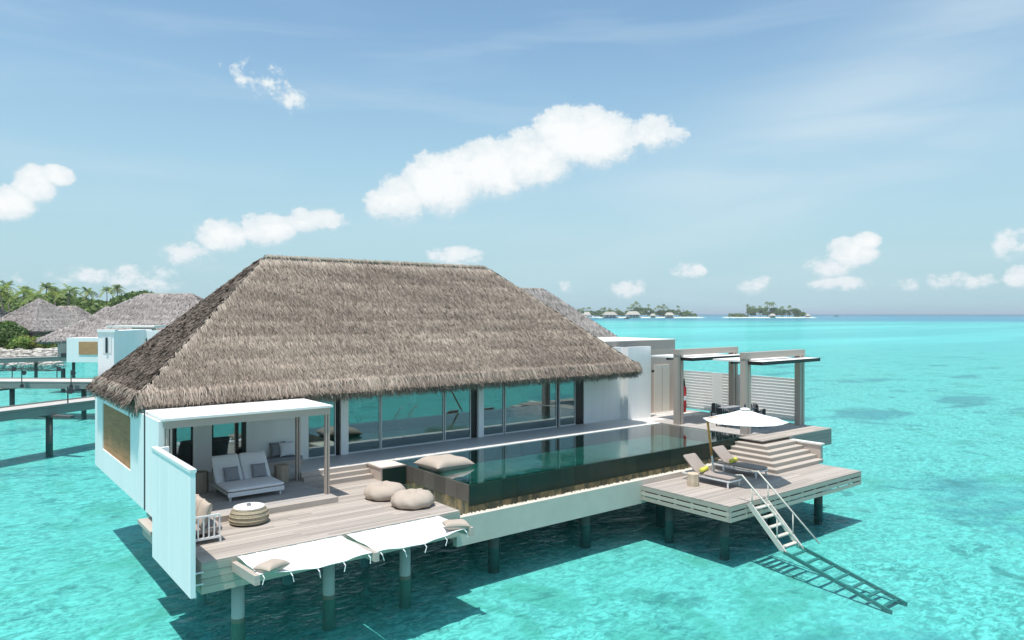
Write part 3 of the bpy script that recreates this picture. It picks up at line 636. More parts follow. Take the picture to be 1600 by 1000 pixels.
# daybed under the pergola
bd = thing('daybed', 'double reclining daybed with white mattress halves under the pergola', 'daybed', (7.15, 20.75, ZP))
bx0, bx1, by0, by1 = 6.35, 7.97, 20.62, 21.75
MB().box(bx0+.04, by0+.06, ZP+.16, bx1-.04, by1+.5, ZP+.24).build('frame', 'frame_grey', bd)
for x in (bx0+.08, bx1-.13):
    for y in (by0+.10, by1+.35): MB().box(x, y, ZP, x+.05, y+.05, ZP+.159).build('leg', 'frame_grey', bd)
MB().box(bx0+.02, by0+.03, ZP+.13, bx1-.02, by0+.058, ZP+.25).build('front_board', 'white_fabric', bd)
MB().cushion(((bx0+bx1)/2, (by0+by1)/2, ZP+.31), bx1-bx0, by1-by0, .14, None, .12, n=36, seed=3).build('seat_mattress', 'white_fabric', bd, smooth=True)
ba = R_(52)
for k in range(2):
    xc = bx0+.405+k*.81; rot = Matrix.Rotation(ba, 3, 'X'); MB().cushion((xc, by1+.26, ZP+.66), .80, .92, .13, rot, .14, n=30, seed=k).build('back_mattress', 'white_fabric', bd, smooth=True)
    MB().bar((xc, by1+.28, ZP+.2), (xc, by1+.50, ZP+.92), .7, .03, (0, 1, 0)).build('back_support', 'frame_grey', bd)
for k, lab in enumerate(('grey square pillow on the daybed half nearer the privacy panel', 'grey square pillow on the daybed half nearer the pool')):
    xc = bx0+.45+k*.80; c = MB().pillow((0, 0, 0), .44, .44, .14, Matrix.Rotation(R_(58), 3, 'X'), seed=k+8).build('pillow', 'grey_fabric', None, smooth=True); c.location = (xc, by1-.02, ZP+.55); tag(c, lab, 'pillow')
def stump(name, x, y, z, r, h, mat, lab, seed):
    rr_ = random.Random(seed); k = [(rr_.randint(2, 9), rr_.uniform(0, 6.3), rr_.uniform(.01, .05)) for _ in range(5)]
    fn = lambda rad, zz, a: (rad*(1+sum(am*math.sin(n*a+p) for n, p, am in k)), zz)
    o = MB().lathe([(r*.98, 0), (r, h*.3), (r*.97, h*.7), (r*.98, h-.015), (r*.92, h), (.02, h)], 28, fn=fn).build(name, mat); o.location = (x, y, z); return tag(o, lab, 'stool')
stump('log_stool', 6.12, 22.45, ZP, .22, .58, 'log', 'tall weathered log stool beside daybed at the privacy panel end', 1); stump('log_stool', 8.42, 22.1, ZP, .22, .55, 'log', 'dark split log stool beside daybed near the pergola rear post', 2)
stump('log_stool', 20.12, 15.62, ZR, .20, .42, 'log_light', 'pale short log stool beside the sun loungers', 3)
bn = thing('wall_bench', 'grey cushioned wall bench built along the white wall behind the daybed', 'bench', (8.6, 23.4, ZP))
MB().box(7.98, 23.3, ZP+.24, 9.62, 23.87, ZP+.40).build('seat', 'step_wood', bn); MB().box(8.02, 23.33, ZP+.401, 9.6, 23.86, ZP+.50).build('seat_pad', 'grey_fabric', bn)
MB().box(8.1, 23.4, ZP, 9.5, 23.86, ZP+.239).build('plinth', 'interior_dark', bn)
for x, m_, lab in ((9.18, 'white_fabric', 'white square pillow standing on the wall bench'), (8.93, 'grey_fabric', 'dark grey pillow behind the white one on wall bench')):
    c = MB().pillow((0, 0, 0), .52, .48, .17, Matrix.Rotation(R_(72), 3, 'X'), seed=3).build('pillow', m_, None, smooth=True); c.location = (x, 23.62 if m_ == 'white_fabric' else 23.74, ZP+.73); tag(c, lab, 'pillow')
c = MB().pillow((0, 0, 0), 1.5, 1.3, .46, None, n=20, seed=5).build('floating_cushion', 'beige_fabric', None, smooth=True); c.location = (13.0, 20.0, ZT+.10); c.rotation_euler = (0, .03, .08); tag(c, 'large beige floating cushion resting at the corner of infinity pool', 'cushion')

# ---------------------------------------------------------------- interior seen through the glass
bed = thing('bed', 'wide bed with navy cover and white pillows behind the glass', 'bed', (13.6, 26.6, ZT))
MB().box(12.5, 25.6, ZT, 14.7, 27.7, ZT+.3).build('bed_base', 'interior_dark', bed); MB().cushion((13.6, 26.65, ZT+.42), 2.15, 2.05, .3, None, .15, seed=1).build('mattress', 'navy_fabric', bed, smooth=True)
for k in (0, 1): MB().cushion((13.1+k*1.0, 27.35, ZT+.68), .8, .5, .2, Matrix.Rotation(R_(40), 3, 'X'), .3, seed=k).build('bed_pillow', 'white_fabric', bed, smooth=True)
MB().box(12.3, 27.75, ZT, 14.9, 27.9, ZT+1.2).build('headboard', 'navy_fabric', bed)
so_ = thing('sofa', 'long low grey sofa standing inside behind the glass near the pool end', 'sofa', (19.0, 26.0, ZT))
MB().box(18.0, 25.6, ZT+.1, 20.1, 26.4, ZT+.42).build('seat', 'grey_fabric', so_); MB().box(18.0, 26.401, ZT+.1, 20.1, 26.62, ZT+.85).build('backrest', 'grey_fabric', so_)
for x in (17.78, 20.101): MB().box(x, 25.6, ZT+.1, x+.21, 26.6, ZT+.62).build('armrest', 'grey_fabric', so_)
for x in (12.55, 14.95):
    lp = thing('pendant_lamp', 'white drum pendant lamp hanging inside over the bed', 'lamp', (x, 25.3, 4.62), group='pendant lamps over the bed')
    MB().tube([(0, 0, -.55), (0, 0, 0)], .008, 5).build('cord', 'dark_metal', lp, local=True); MB().lathe([(.15, -1.15), (.15, -.55), (.03, -.55)], 20).build('lamp_shade', 'lamp_shade', lp, smooth=False, local=True)
dk = thing('desk', 'dark writing desk inside the glass door behind the daybed', 'desk', (7.3, 24.6, ZT))
MB().box(6.8, 24.4, ZT+.70, 8.2, 25.0, ZT+.75).build('desk_top', 'interior_dark', dk)
for x in (6.83, 8.12): MB().box(x, 24.42, ZT, x+.05, 24.98, ZT+.699).build('leg', 'interior_dark', dk)
ch = thing('desk_chair', 'black low-backed chair at the writing desk inside', 'chair', (7.2, 24.25, ZT))
MB().box(6.98, 24.08, ZT+.42, 7.42, 24.36, ZT+.48).build('seat', 'dark_metal', ch); MB().box(6.98, 24.04, ZT+.481, 7.42, 24.078, ZT+.86).build('backrest', 'dark_metal', ch)
for x in (7.0, 7.36):
    for y in (24.1, 24.31): MB().box(x, y, ZT, x+.04, y+.04, ZT+.419).build('leg', 'dark_metal', ch)

# ---------------------------------------------------------------- swimming deck
rx0, rx1, ry0, ry1 = 18.80, 26.85, 13.22, 16.74
sd_ = thing('swimming_deck', 'lower timber swimming deck with slotted board fascia on dark piles', 'deck', (rx0, ry0, ZR))
planks(sd_, rx0, rx1, ry0, ry1, ZR, 'deck_wood', seed=9)
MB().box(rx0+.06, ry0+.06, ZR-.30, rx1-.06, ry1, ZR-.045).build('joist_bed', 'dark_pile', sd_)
for side_ in range(3):
    for i in range(3):
        z1 = ZR-.045-i*.165; zc = z1-.06
        if side_ == 0: piece('fascia_board', 'fascia_wood', sd_, ((rx0+rx1)/2, ry0+.012, zc), (rx1-rx0, .03, .118))
        elif side_ == 1: piece('fascia_board', 'fascia_wood', sd_, (rx0+.012, (ry0+ry1)/2+.02, zc), (.03, ry1-ry0-.04, .118))
        else: piece('fascia_board', 'fascia_wood', sd_, (rx1-.012, (ry0+ry1)/2+.02, zc), (.03, ry1-ry0-.04, .118))
for i in range(2):
    zc = ZR-.045-i*.165-.142
    for k in range(11): x = rx0+.05+k*(rx1-rx0-.1)/10; piece('spacer', 'fascia_wood', sd_, (x, ry0+.016, zc), (.10, .024, .046))
    for k in range(6): y = ry0+.1+k*(ry1-ry0-.2)/5; piece('spacer', 'fascia_wood', sd_, (rx0+.016, y, zc), (.024, .10, .046))
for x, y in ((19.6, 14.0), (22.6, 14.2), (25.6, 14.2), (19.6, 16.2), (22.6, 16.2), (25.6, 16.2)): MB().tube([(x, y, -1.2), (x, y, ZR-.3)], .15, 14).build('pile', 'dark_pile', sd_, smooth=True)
# ladder
ld = thing('swim_ladder', 'pale metal swim ladder with handrails from the lower deck into the lagoon', 'ladder', (20.1, 13.2, ZR))
lx = (19.66, 20.52); run = .985
def lp_(x, s): return (x, 13.16-s*run, ZR-.02-s)      # s: drop below the deck
for x in lx:
    MB().bar(lp_(x, 0), lp_(x, 1.22), .05, .16, (0, 1, 1)).build('stringer', 'ladder_paint', ld); MB().bar((x, 11.97, -.02), (x-.28, 8.75, -.70), .06, .10).build('sunken_stringer', 'sunken_paint', ld)  # sunken flight laid flatter: the water's refraction is put into its shape
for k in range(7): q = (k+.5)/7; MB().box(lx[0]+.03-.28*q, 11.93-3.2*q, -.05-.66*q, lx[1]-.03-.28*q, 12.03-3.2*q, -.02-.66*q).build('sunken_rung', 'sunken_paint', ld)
for k in range(5):
    s_ = .16+k*.235; p = lp_(0, s_); MB().box(lx[0]+.026, p[1]-.07, p[2]-.018, lx[1]-.026, p[1]+.07, p[2]+.018).build('rung', 'ladder_paint', ld)
for x in lx:
    off = .80; a = (x, 13.62, ZR+off-.04); b = (x, 13.40, ZR+off); e_ = lp_(x, 1.28); e_ = (x, e_[1]-.55, e_[2]+.32)
    MB().tube([a, b, e_], .026, 10).build('handrail', 'ladder_paint', ld, smooth=True)
    t0 = (Vector(e_)-Vector(b))
    for s_ in (.12, .98):
        q = lp_(x, s_); k_ = (13.40-q[1])/(13.40-e_[1]); zt_ = b[2]+(e_[2]-b[2])*k_; MB().tube([(x, q[1], q[2]), (x, q[1], zt_)], .02, 8).build('stanchion', 'ladder_paint', ld, smooth=True)
# sun loungers
def lounger(x, y, lab):
    t_ = thing('sun_lounger', lab, 'sun lounger', (x, y, ZR), 0, 'sun loungers on the swimming deck')
    f_ = MB().box(-.34, 0, .20, -.30, 1.95, .25).box(.30, 0, .20, .34, 1.95, .25).box(-.299, 0, .20, .299, .04, .25).box(-.299, 1.91, .20, .299, 1.95, .25); f_.build('frame', 'white_metal', t_, local=True)
    for a in (-.33, .29):
        for b in (.05, 1.4): MB().box(a, b, 0, a+.04, b+.05, .199).build('leg', 'white_metal', t_, local=True)
    MB().cushion((0, .66, .31), .68, 1.34, .12, None, .14, n=30, seed=1).build('seat_pad', 'taupe_fabric', t_, smooth=True, local=True)
    MB().cushion((0, 1.62, .56), .68, .82, .12, Matrix.Rotation(R_(42), 3, 'X'), .16, n=30, seed=2).build('back_pad', 'taupe_fabric', t_, smooth=True, local=True)
    MB().bar((0, 1.32, .27), (0, 1.90, .78), .62, .025, (0, 0, 1)).build('back_frame', 'white_metal', t_, local=True)
    return t_
lounger(20.98, 14.55, 'taupe sun lounger beside the pale log stool'); lounger(23.05, 14.85, 'taupe sun lounger beside the corner steps')
for x, y, lab in ((20.86, 15.72, 'rolled yellow towel on the lounger beside the log stool'), (22.98, 16.02, 'rolled yellow towel on the lounger beside the corner steps')):
    o = MB().tube([(-.26, 0, 0), (-.25, 0, 0), (.25, .0, 0), (.26, 0, 0)], [.05, .075, .075, .05], 14).build('rolled_towel', 'towel', None, smooth=True); o.location = (x, y, ZR+.44); o.rotation_euler = (0, 0, .25); tag(o, lab, 'towel')
# parasol
ub = thing('parasol', 'white octagonal parasol with bamboo pole over the sun loungers', 'parasol', (22.0, 16.2, ZR))
tl = G(1098, 653, 3.35); tr_ = G(1233, 660, 3.35); uc = (tl+tr_)/2; ur = (tr_-tl).length/2
hub = Vector((uc.x, uc.y, 3.74)); a0 = math.atan2(tr_.y-uc.y, tr_.x-uc.x); rim = [Vector((uc.x+ur*math.cos(a0+k*math.pi/4), uc.y+ur*math.sin(a0+k*math.pi/4), 3.35)) for k in range(8)]
vs = [hub]; fs = []; nseg = 5
for k in range(8):
    for j in range(1, nseg+1):
        q = j/nseg; p = hub.lerp(rim[k], q); p.z -= .10*math.sin(math.pi*q)*.3; vs.append(p)
    for j in range(1, nseg+1):
        q = j/nseg; p = hub.lerp((rim[k]+rim[(k+1) % 8])/2, q); p.z -= .05*math.sin(math.pi*q)+.02*q; vs.append(p)
for k in range(16):
    a = 1+k*nseg; b = 1+((k+1) % 16)*nseg; fs.append((0, a, b))
    for j in range(nseg-1): fs.append((a+j, a+j+1, b+j+1, b+j))
cn = MB().add(vs, fs).build('canopy', 'canvas', ub); s_ = cn.modifiers.new('s', 'SOLIDIFY'); s_.thickness = .008
MB().lathe([(.17, 0), (.15, .03), (.03, .06)], 16, (hub.x, hub.y, hub.z-.02)).build('vent_cap', 'canvas', ub); MB().lathe([(.03, 0), (.04, .05), (.02, .12), (.005, .14)], 10, (hub.x, hub.y, hub.z+.03)).build('finial', 'dark_metal', ub)
pb = Vector((22.10, 16.22, ZR)); pt = G(1105, 654, 3.36); pm_ = pb.lerp(pt, .36)
MB().tube([pb, pm_], .035, 12).build('lower_pole', 'white_metal', ub, smooth=True); MB().tube([pm_, pt], .042, 12).build('pole', 'bamboo', ub, smooth=True); MB().tube([pt, hub-Vector((0, 0, .12))], .03, 10).build('arm', 'bamboo', ub, smooth=True)
for k in range(8): MB().tube([hub-Vector((0, 0, .10)), rim[k]-Vector((0, 0, .03))], .012, 6).build('rib', 'bamboo', ub)
MB().box(pb.x-.35, pb.y-.3, ZR, pb.x+.35, pb.y+.3, ZR+.06).build('base', 'concrete', ub)

# ---------------------------------------------------------------- corner steps and dining deck
cs = thing('corner_steps', 'five L-shaped timber steps wrapping down from dining deck to swimming deck', 'steps', (25.3, 16.2, ZR))
rise = (ZT-ZR)/6
for k in range(1, 6):
    zt_ = ZT-k*rise; xa, ya2 = 25.3-k*.28, 16.25-k*.28
    zz = ZR+.001 if k == 5 else zt_-rise+.0005
    MB().box(xa+.02, ya2+.02, zz, 27.18-k*.001, 17.38-k*.001, zt_-.035).build('riser', 'step_wood', cs); MB().box(xa, ya2, zt_-.0345, 27.18-k*.001, 17.38-k*.001, zt_).build('tread', 'step_wood', cs)
wl = MB().box(27.20, 15.0, ZR+.001, 27.38, 16.28, 1.86).build('stringer_wall', 'tan_wall', cs); MB().box(27.16, 14.95, 1.861, 27.44, 16.29, 1.92).build('wall_coping', 'coping', cs)
dd = thing('dining_deck', 'raised dining deck of grey boards at the pool end', 'deck', (26.0, 16.3, ZT))
planks(dd, 25.92, 30.5, 17.45, 24.15, ZT, 'deck_grey', seed=12); planks(dd, 25.3, 30.5, 16.32, 17.40, ZT, 'deck_wood', seed=13)
MB().box(25.93, 17.4, 1.35, 30.45, 24.1, ZT-.045).box(27.2, 16.36, 1.35, 30.45, 17.4, ZT-.045).build('deck_box', 'fascia_wood', dd)
for i in range(4): piece('fascia_board', 'walkway_side', dd, (28.86, 16.335, ZT-.12-i*.165), (3.3, .03, .158))
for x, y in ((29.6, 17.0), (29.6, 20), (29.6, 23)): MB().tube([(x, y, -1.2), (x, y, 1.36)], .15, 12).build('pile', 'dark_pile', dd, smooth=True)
dp = thing('dining_pergola', 'two taupe portal frames with white shade panels over dining deck', 'pergola', (26.0, 17.5, ZT))
for yy in (17.55, 21.0):
    for x, mt in ((26.0, 'taupe_paint'), (30.1, 'taupe_paint')):
        MB().box(x, yy, ZT, x+.16, yy+.26, 5.14).box(x+.22, yy, ZT, x+.38, yy+.26, 5.14).build('post', mt, dp); MB().box(x+.161, yy+.05, ZT, x+.219, yy+.2, 5.14).build('post_core', 'frame_black', dp)
    MB().box(25.98, yy-.01, 5.141, 30.5, yy+.27, 5.40).build('beam', 'taupe_paint', dp)
    MB().box(26.2, yy-.62, 4.98, 30.62, yy-.012, 5.05).box(26.40, yy-.0119, 4.98, 30.08, yy+1.9, 5.05).build('shade_panel', 'roof_panel', dp); MB().box(26.18, yy-.65, 4.91, 30.64, yy-.621, 5.052).box(26.18, yy-.62, 4.91, 26.199, yy-.012, 5.052).build('panel_edge', 'frame_black', dp)
    MB().box(26.4, yy+.9, 4.88, 30.06, yy+1.0, 4.979).build('panel_rail', 'frame_black', dp)
lv = thing('louvre_screen', 'white horizontal louvre screen closing the far side of dining deck', 'screen', (30.75, 18.0, ZT))
for i in range(14):
    z = ZT+.06+i*.14; o = piece('slat', 'white_board', lv, (30.75, 20.0, z+.05), (.03, 4.15, .136)); o.rotation_euler = (0, R_(-10), 0)
    o = piece('slat', 'white_board', lv, (30.75, 23.6, z+.05), (.03, 1.9, .136)); o.rotation_euler = (0, R_(-10), 0)
for i in range(9): piece('batten', 'white_board', lv, (30.72, 22.14+i*.058, ZT+1.02), (.06, .04, 1.96))
for y in (17.9, 22.1, 22.65, 24.5): piece('post', 'white_metal', lv, (30.78, y, ZT+1.0), (.08, .07, 2.0))
dt = thing('dining_table', 'dark square dining table on the dining deck behind the parasol', 'table', (28.3, 19.5, ZT))
MB().box(27.7, 18.9, ZT+.70, 28.9, 20.1, ZT+.74).build('table_top', 'grey_fabric', dt)
for x in (27.75, 28.8):
    for y in (18.95, 20.0): MB().box(x, y, ZT, x+.05, y+.05, ZT+.699).build('leg', 'dark_metal', dt)
def dchair(x, y, rz, lab):
    t_ = thing('dining_chair', lab, 'chair', (x, y, ZT), rz, 'chairs round the dining table')
    MB().box(-.27, -.25, .40, .27, .27, .46).build('seat', 'dark_metal', t_, local=True)
    vs_ = []; m_ = MB()
    for k in range(9):
        a = R_(200+k*17.5); m_.box(.27*math.cos(a)-.02, .27*math.sin(a)-.02, .461, .27*math.cos(a)+.02, .27*math.sin(a)+.02, .72+.10*math.sin(math.pi*k/8))
    m_.build('backrest', 'dark_metal', t_, local=True)
    for a in (-.24, .20):
        for b in (-.22, .22): MB().box(a, b, 0, a+.035, b+.035, .399).build('leg', 'dark_metal', t_, local=True)
    for a in (-.29, .25): MB().box(a, -.15, .62, a+.04, .25, .65).build('armrest', 'dark_metal', t_, local=True)
for x, y, rz, lab in ((28.3, 18.45, 0, 'dark dining chair with its back to the corner steps'), (28.3, 20.55, math.pi, 'dark dining chair across table facing the corner steps'), (27.25, 19.5, -math.pi/2, 'dark dining chair at the table side nearest the pool'), (29.35, 19.5, math.pi/2, 'dark dining chair at the table side towards the louvre screen')): dchair(x, y, rz, lab)
rf = thing('rescue_float', 'slim red rescue float with black tip hanging beside the pergola post', 'rescue float', (26.55, 21.1, ZT+.5))
MB().lathe([(.03, 0), (.09, .05), (.10, .5), (.10, 1.1), (.06, 1.2)], 14).build('float_body', 'red_plastic', rf, smooth=True, local=True); MB().lathe([(.055, 1.2), (.04, 1.4), (.01, 1.55)], 10).build('tip', 'dark_metal', rf, local=True)
MB().lathe([(.102, .55), (.104, .56), (.104, .74), (.102, .75)], 14).build('band', 'white_metal', rf, local=True)

# ---------------------------------------------------------------- boardwalks at the left
def boardwalk(pts, width, lab, pile_at, lamp_at, zt=2.0):
    t_ = thing('boardwalk', lab, 'boardwalk', (pts[0][0], pts[0][1], zt))
    def off(i, s):
        a = Vector(pts[max(i-1, 0)]); b = Vector(pts[min(i+1, len(pts)-1)]); d = (b-a).normalized(); return Vector((pts[i][0]-d.y*s, pts[i][1]+d.x*s))
    for i in range(len(pts)-1):
        for j in range(int((Vector(pts[i+1])-Vector(pts[i])).length/.3)):
            pass
    l = [off(i, width/2) for i in range(len(pts))]; r_ = [off(i, -width/2) for i in range(len(pts))]
    for i in range(len(pts)-1):
        MB().add([(r_[i].x, r_[i].y, zt-.06), (r_[i+1].x, r_[i+1].y, zt-.06), (l[i+1].x, l[i+1].y, zt-.06), (l[i].x, l[i].y, zt-.06), (r_[i].x, r_[i].y, zt), (r_[i+1].x, r_[i+1].y, zt), (l[i+1].x, l[i+1].y, zt), (l[i].x, l[i].y, zt)],
                 [(3,2,1,0),(4,5,6,7),(0,1,5,4),(1,2,6,5),(2,3,7,6),(3,0,4,7)]).build('walk_surface', 'walkway_wood', t_)
        for ln_ in (l, r_):
            MB().bar((ln_[i].x, ln_[i].y, zt-.26), (ln_[i+1].x, ln_[i+1].y, zt-.26), .08, .38).build('edge_beam', 'walkway_side', t_); MB().bar((ln_[i].x, ln_[i].y, zt+.03), (ln_[i+1].x, ln_[i+1].y, zt+.03), .10, .07).build('kerb_rail', 'walkway_side', t_)
    for (x, y), hb in pile_at:
        MB().tube([(x, y, -1.2), (x, y, zt-.5)], .17, 12).build('pile', 'dark_pile', t_, smooth=True); MB().bar((x-hb[0], y-hb[1], zt-.52), (x+hb[0], y+hb[1], zt-.52), .3, .12).build('pile_cap', 'dark_pile', t_)
    return t_
boardwalk([(-9, 37.5), (-2.5, 43.0), (2.7, 46.1), (7.5, 48.95), (13, 52.0), (20, 56)], 1.9, 'boardwalk passing closest behind the villa over the lagoon', [((4.94, 46.6), (.9, -1.3)), ((-1.5, 42.8), (.9, -1.3)), ((11.0, 50.2), (.9, -1.3))], [])
boardwalk([(-14, 83), (-4, 74.2), (4.0, 66.9), (9.55, 62.0), (16, 56.4), (20, 56)], 3.0, 'wider boardwalk crossing the lagoon behind the nearest one', [((4.6, 65.4), (1.2, 1.2)), ((8.7, 61.7), (1.2, 1.2))], [])
boardwalk([(-16, 100), (5.8, 99.5), (13.5, 99.3), (16.0, 99.2)], 2.2, 'far boardwalk leading to the pale blue neighbouring villa', [((9.2, 98.9), (.2, 1.2)), ((12.9, 98.9), (.2, 1.2)), ((2.0, 99.1), (.2, 1.2))], [])
def lamp(u, v, lab):
    p = G(u, v, 2.0); t_ = thing('bollard_lamp', lab, 'lamp', (p.x, p.y, 2.0), R_(-38), 'lamps along the boardwalks')
    MB().tube([(0, 0, -.25), (0, 0, .95)], .035, 8).build('lamp_post', 'dark_metal', t_, local=True); MB().tube([(.16, -.03, .72), (.16, .03, .72)], .17, 18).build('lamp_disc', 'dark_metal', t_, local=True)
    MB().box(-.08, -.08, -.35, .08, .08, -.12).build('bracket', 'dark_metal', t_, local=True)
for u, v, lab in ((34, 598, 'dark disc lamp on the near edge of wide boardwalk'), (111, 598.5, 'dark disc lamp on the near edge of wide boardwalk'), (19, 591, 'dark disc lamp on the far edge of wide boardwalk'), (89, 591.3, 'dark disc lamp on the far edge of wide boardwalk')): lamp(u, v, lab)
lamp(106, 631, 'dark disc lamp on the boardwalk closest behind the villa')

# ---------------------------------------------------------------- neighbouring villas
def far_villa(lab, loc, rz, x0, y0, x1, y1, xa, xb, yr, ze, zr, dens, w, seed, wall='white_wall', body=True, pal=PAL2):
    t_ = thing('neighbour_villa', lab, 'villa', loc, rz)
    hip_roof(t_, x0, y0, x1, y1, ze, xa, xb, yr, zr, dens*1.8, .5, w*.7, seed, pal, 90, .40, .07, .015)
    if body:
        b = MB().box(x0+.8, y0+.8, 1.6, x1-.8, y1-.8, ze-.2).build('wall', wall, t_, local=True)
        n_ = max(2, int((x1-x0)/2.6))
        for k in range(n_):
            x = x0+1.2+k*(x1-x0-2.4)/n_; MB().box(x, y0+.77, 2.1, x+(x1-x0-2.4)/n_-.3, y0+.80-.003, ze-.3).build('window', 'dark_glass', t_, local=True)
    for x in (x0+1.5, (x0+x1)/2, x1-1.5):
        for y in (y0+1.5, y1-1.5): MB().tube([(x, y, -1.2), (x, y, 1.6)], .2, 8).build('pile', 'dark_pile', t_, local=True)
    return t_
p = D(848, 66)
far_villa('neighbouring thatched villa whose roof shows just behind the main villa roof', (p.x, p.y, 0), 0, -15.8, -4.0, 6.0, 3.6, -9.8, 0, 0, 4.7, 9.3, 150, .07, 31)
p = D(262, 77)
v2 = far_villa('neighbouring villa with pale blue-white blocks below a broad thatched roof', (p.x, p.y, 0), R_(-ANG), -9.6, -6.2, 9.6, 6.2, -2.55, 2.55, 0, 4.6, 9.15, 150, .07, 37, body=False)
MB().box(-4, -3.5, 1.6, 8.5, 5, 4.5).build('wall', 'white_wall', v2, local=True)
def lb(t_, name, mat, u0, v0, u1, v1, d, depth, parent=None):      # block whose front spans those columns and rows at distance d, in the villa's own frame
    q = D((u0+u1)/2, d); c_, s_ = math.cos(R_(ANG)), math.sin(R_(ANG)); rel = q-Vector(LOC[t_.name]); lxx = rel.x*c_-rel.y*s_; lyy = rel.x*s_+rel.y*c_
    hw = (u1-u0)/2*d/FPX; za_ = H-(v1-490)*d/FPX; zb_ = H-(v0-490)*d/FPX
    return MB().box(lxx-hw, lyy, za_, lxx+hw, lyy+depth, zb_).build(name, mat, parent or t_, local=True)
bw = lb(v2, 'side_wing', 'white_wall', 104, 528, 160, 566, 68.5, 3.0); lb(v2, 'woven_screen', 'rattan', 123, 534, 152, 554, 68.45, .04, bw)
bx = lb(v2, 'bath_block', 'white_wall', 153, 517, 178, 611, 57, 6.0); lb(v2, 'block_cap', 'white_wall', 151.5, 515, 179.5, 519, 56.9, .5, bx)
lb(v2, 'slot_recess', 'white_metal', 161, 527, 174, 552, 56.97, .02, bx); lb(v2, 'slot_window', 'dark_glass', 164.5, 527.5, 167.5, 551.5, 56.9, .06, bx)
lb(v2, 'inner_wall', 'white_wall', 178, 517, 209, 612, 60, 3.0); lb(v2, 'garden_wall', 'tan_wall', 206, 510, 240, 580, 63.5, .4); lb(v2, 'roof_ledge', 'coping', 166, 509, 241, 511.5, 63.3, 2.0)
b3 = lb(v2, 'bath_block', 'white_wall', 221, 517, 262, 590, 62, 1.0); lb(v2, 'block_window', 'dark_glass', 224, 529, 229.5, 540, 61.97, .03, b3)
lb(v2, 'tan_block', 'tan_wall', 104.5, 506, 127, 528, 78, 3.0); lb(v2, 'entry_screen', 'walkway_side', 90, 527, 103.5, 558, 80, .2); lb(v2, 'planter', 'dark_metal', 95, 552, 102, 558, 79.5, .5)
p = D(62, 124)
v3 = far_villa('far pyramid-roofed thatched villa above the rocky shore shrubs', (p.x, p.y, 0), R_(-ANG-20), -6.0, -6.0, 6.0, 6.0, -.25, .25, 0, 4.5, 9.6, 110, .10, 41, 'interior_dark')
p = D(108, 185); far_villa('distant thatched villa between palms and the pyramid-roofed villa', (p.x, p.y, 0), R_(-ANG-10), -8.5, -5, 7, 5, -3, 2.0, 0, 4.4, 9.0, 50, .16, 43)
p = D(168, 150); far_villa('small distant thatched roof beside the broad neighbouring roof', (p.x, p.y, 0), R_(-ANG+20), -5, -4, 5, 4, -.2, .2, 0, 4.6, 8.6, 50, .14, 45)
p = D(-18, 150); far_villa('distant thatched villa half cut by the picture edge', (p.x, p.y, 0), R_(-ANG), -8, -5, 6, 5, -3, 2, 0, 4.2, 8.4, 50, .14, 47)

# ---------------------------------------------------------------- vegetation
def leaf_mass(blobs, n_per, size, seed, pal, flat=.75):
    """leaf-sized quads on and inside uneven blobs (x, y, z, rx, ry, rz)"""
    g = np.random.default_rng(seed); V = []; COL = []
    for (x, y, z, rx, ry, rz_) in blobs:
        n = int(n_per*(rx*ry*rz_)**(2/3)); d = g.normal(size=(n, 3)); d /= np.linalg.norm(d, axis=1)[:, None]; d[:, 2] = np.where(d[:, 2] < -.35, -d[:, 2], d[:, 2])
        rad = g.uniform(.62, 1.06, n); c = np.array([x, y, z])+d*rad[:, None]*np.array([rx, ry, rz_])
        a = g.normal(size=(n, 3)); a /= np.linalg.norm(a, axis=1)[:, None]; b = np.cross(a, d+g.normal(0, .5, (n, 3))); b /= np.linalg.norm(b, axis=1)[:, None]; s = size*g.uniform(.5, 1.4, n)[:, None]
        V.append(np.stack([c-a*s, c+b*s*.55, c+a*s, c-b*s*.55], 1).reshape(-1, 3)); k = g.random(n)[:, None]*.7+g.random()*.3; col = np.array(pal[0])+(np.array(pal[1])-np.array(pal[0]))*k; COL.append(np.repeat(np.c_[col, np.ones(n)], 4, 0))
    return np.concatenate(V), np.concatenate(COL)
GREEN = ((.035, .075, .018), (.17, .26, .06)); BRIGHT = ((.08, .16, .025), (.30, .40, .08)); YEL = ((.14, .17, .03), (.42, .40, .10))
def palm_mesh(seed, hgt, nfr=17, fl=4.6, seg=7, lw=.62):
    g = np.random.default_rng(seed); V = []; COL = []
    lean = g.normal(0, .9, 2); top = np.array([lean[0], lean[1], hgt])
    for k in range(nfr):
        a = 2*math.pi*k/nfr+g.normal(0, .2); el = g.uniform(-.15, 1.15); L_ = fl*g.uniform(.8, 1.15); h_ = np.array([math.cos(a), math.sin(a), 0]); sd = np.array([-math.sin(a), math.cos(a), 0])
        pts = []
        for j in range(seg+1):
            q = j/seg; r_ = L_*q; pts.append(top+h_*r_*math.cos(el)*(1-.15*q)+np.array([0, 0, 1])*(r_*math.sin(el)-1.5*q*q*L_*.42))
        col = np.array(GREEN[0])+(np.array(BRIGHT[1])-np.array(GREEN[0]))*g.uniform(.1, .75)
        if el < .05: col = col*.6+np.array(YEL[1])*.3
        for j in range(seg):
            for sgn in (-1, 1):
                for hq in (0.0, .5):
                    p0 = pts[j]*(1-hq)+pts[j+1]*hq; p1 = pts[j]*(.55-hq*.5)+pts[j+1]*(.45+hq*.5); wd = lw*math.sin(math.pi*(.12+.85*(j+hq)/seg))+.08
                    out = sd*sgn*wd+np.array([0, 0, -.45*wd])+h_*.35*wd
                    V.append(np.stack([p0, p1, p1+out, p0+out*.96])); COL.append(np.repeat(np.r_[col*g.uniform(.75, 1.2), 1][None], 4, 0))
    return np.concatenate(V), np.concatenate(COL), top
PALMS = []
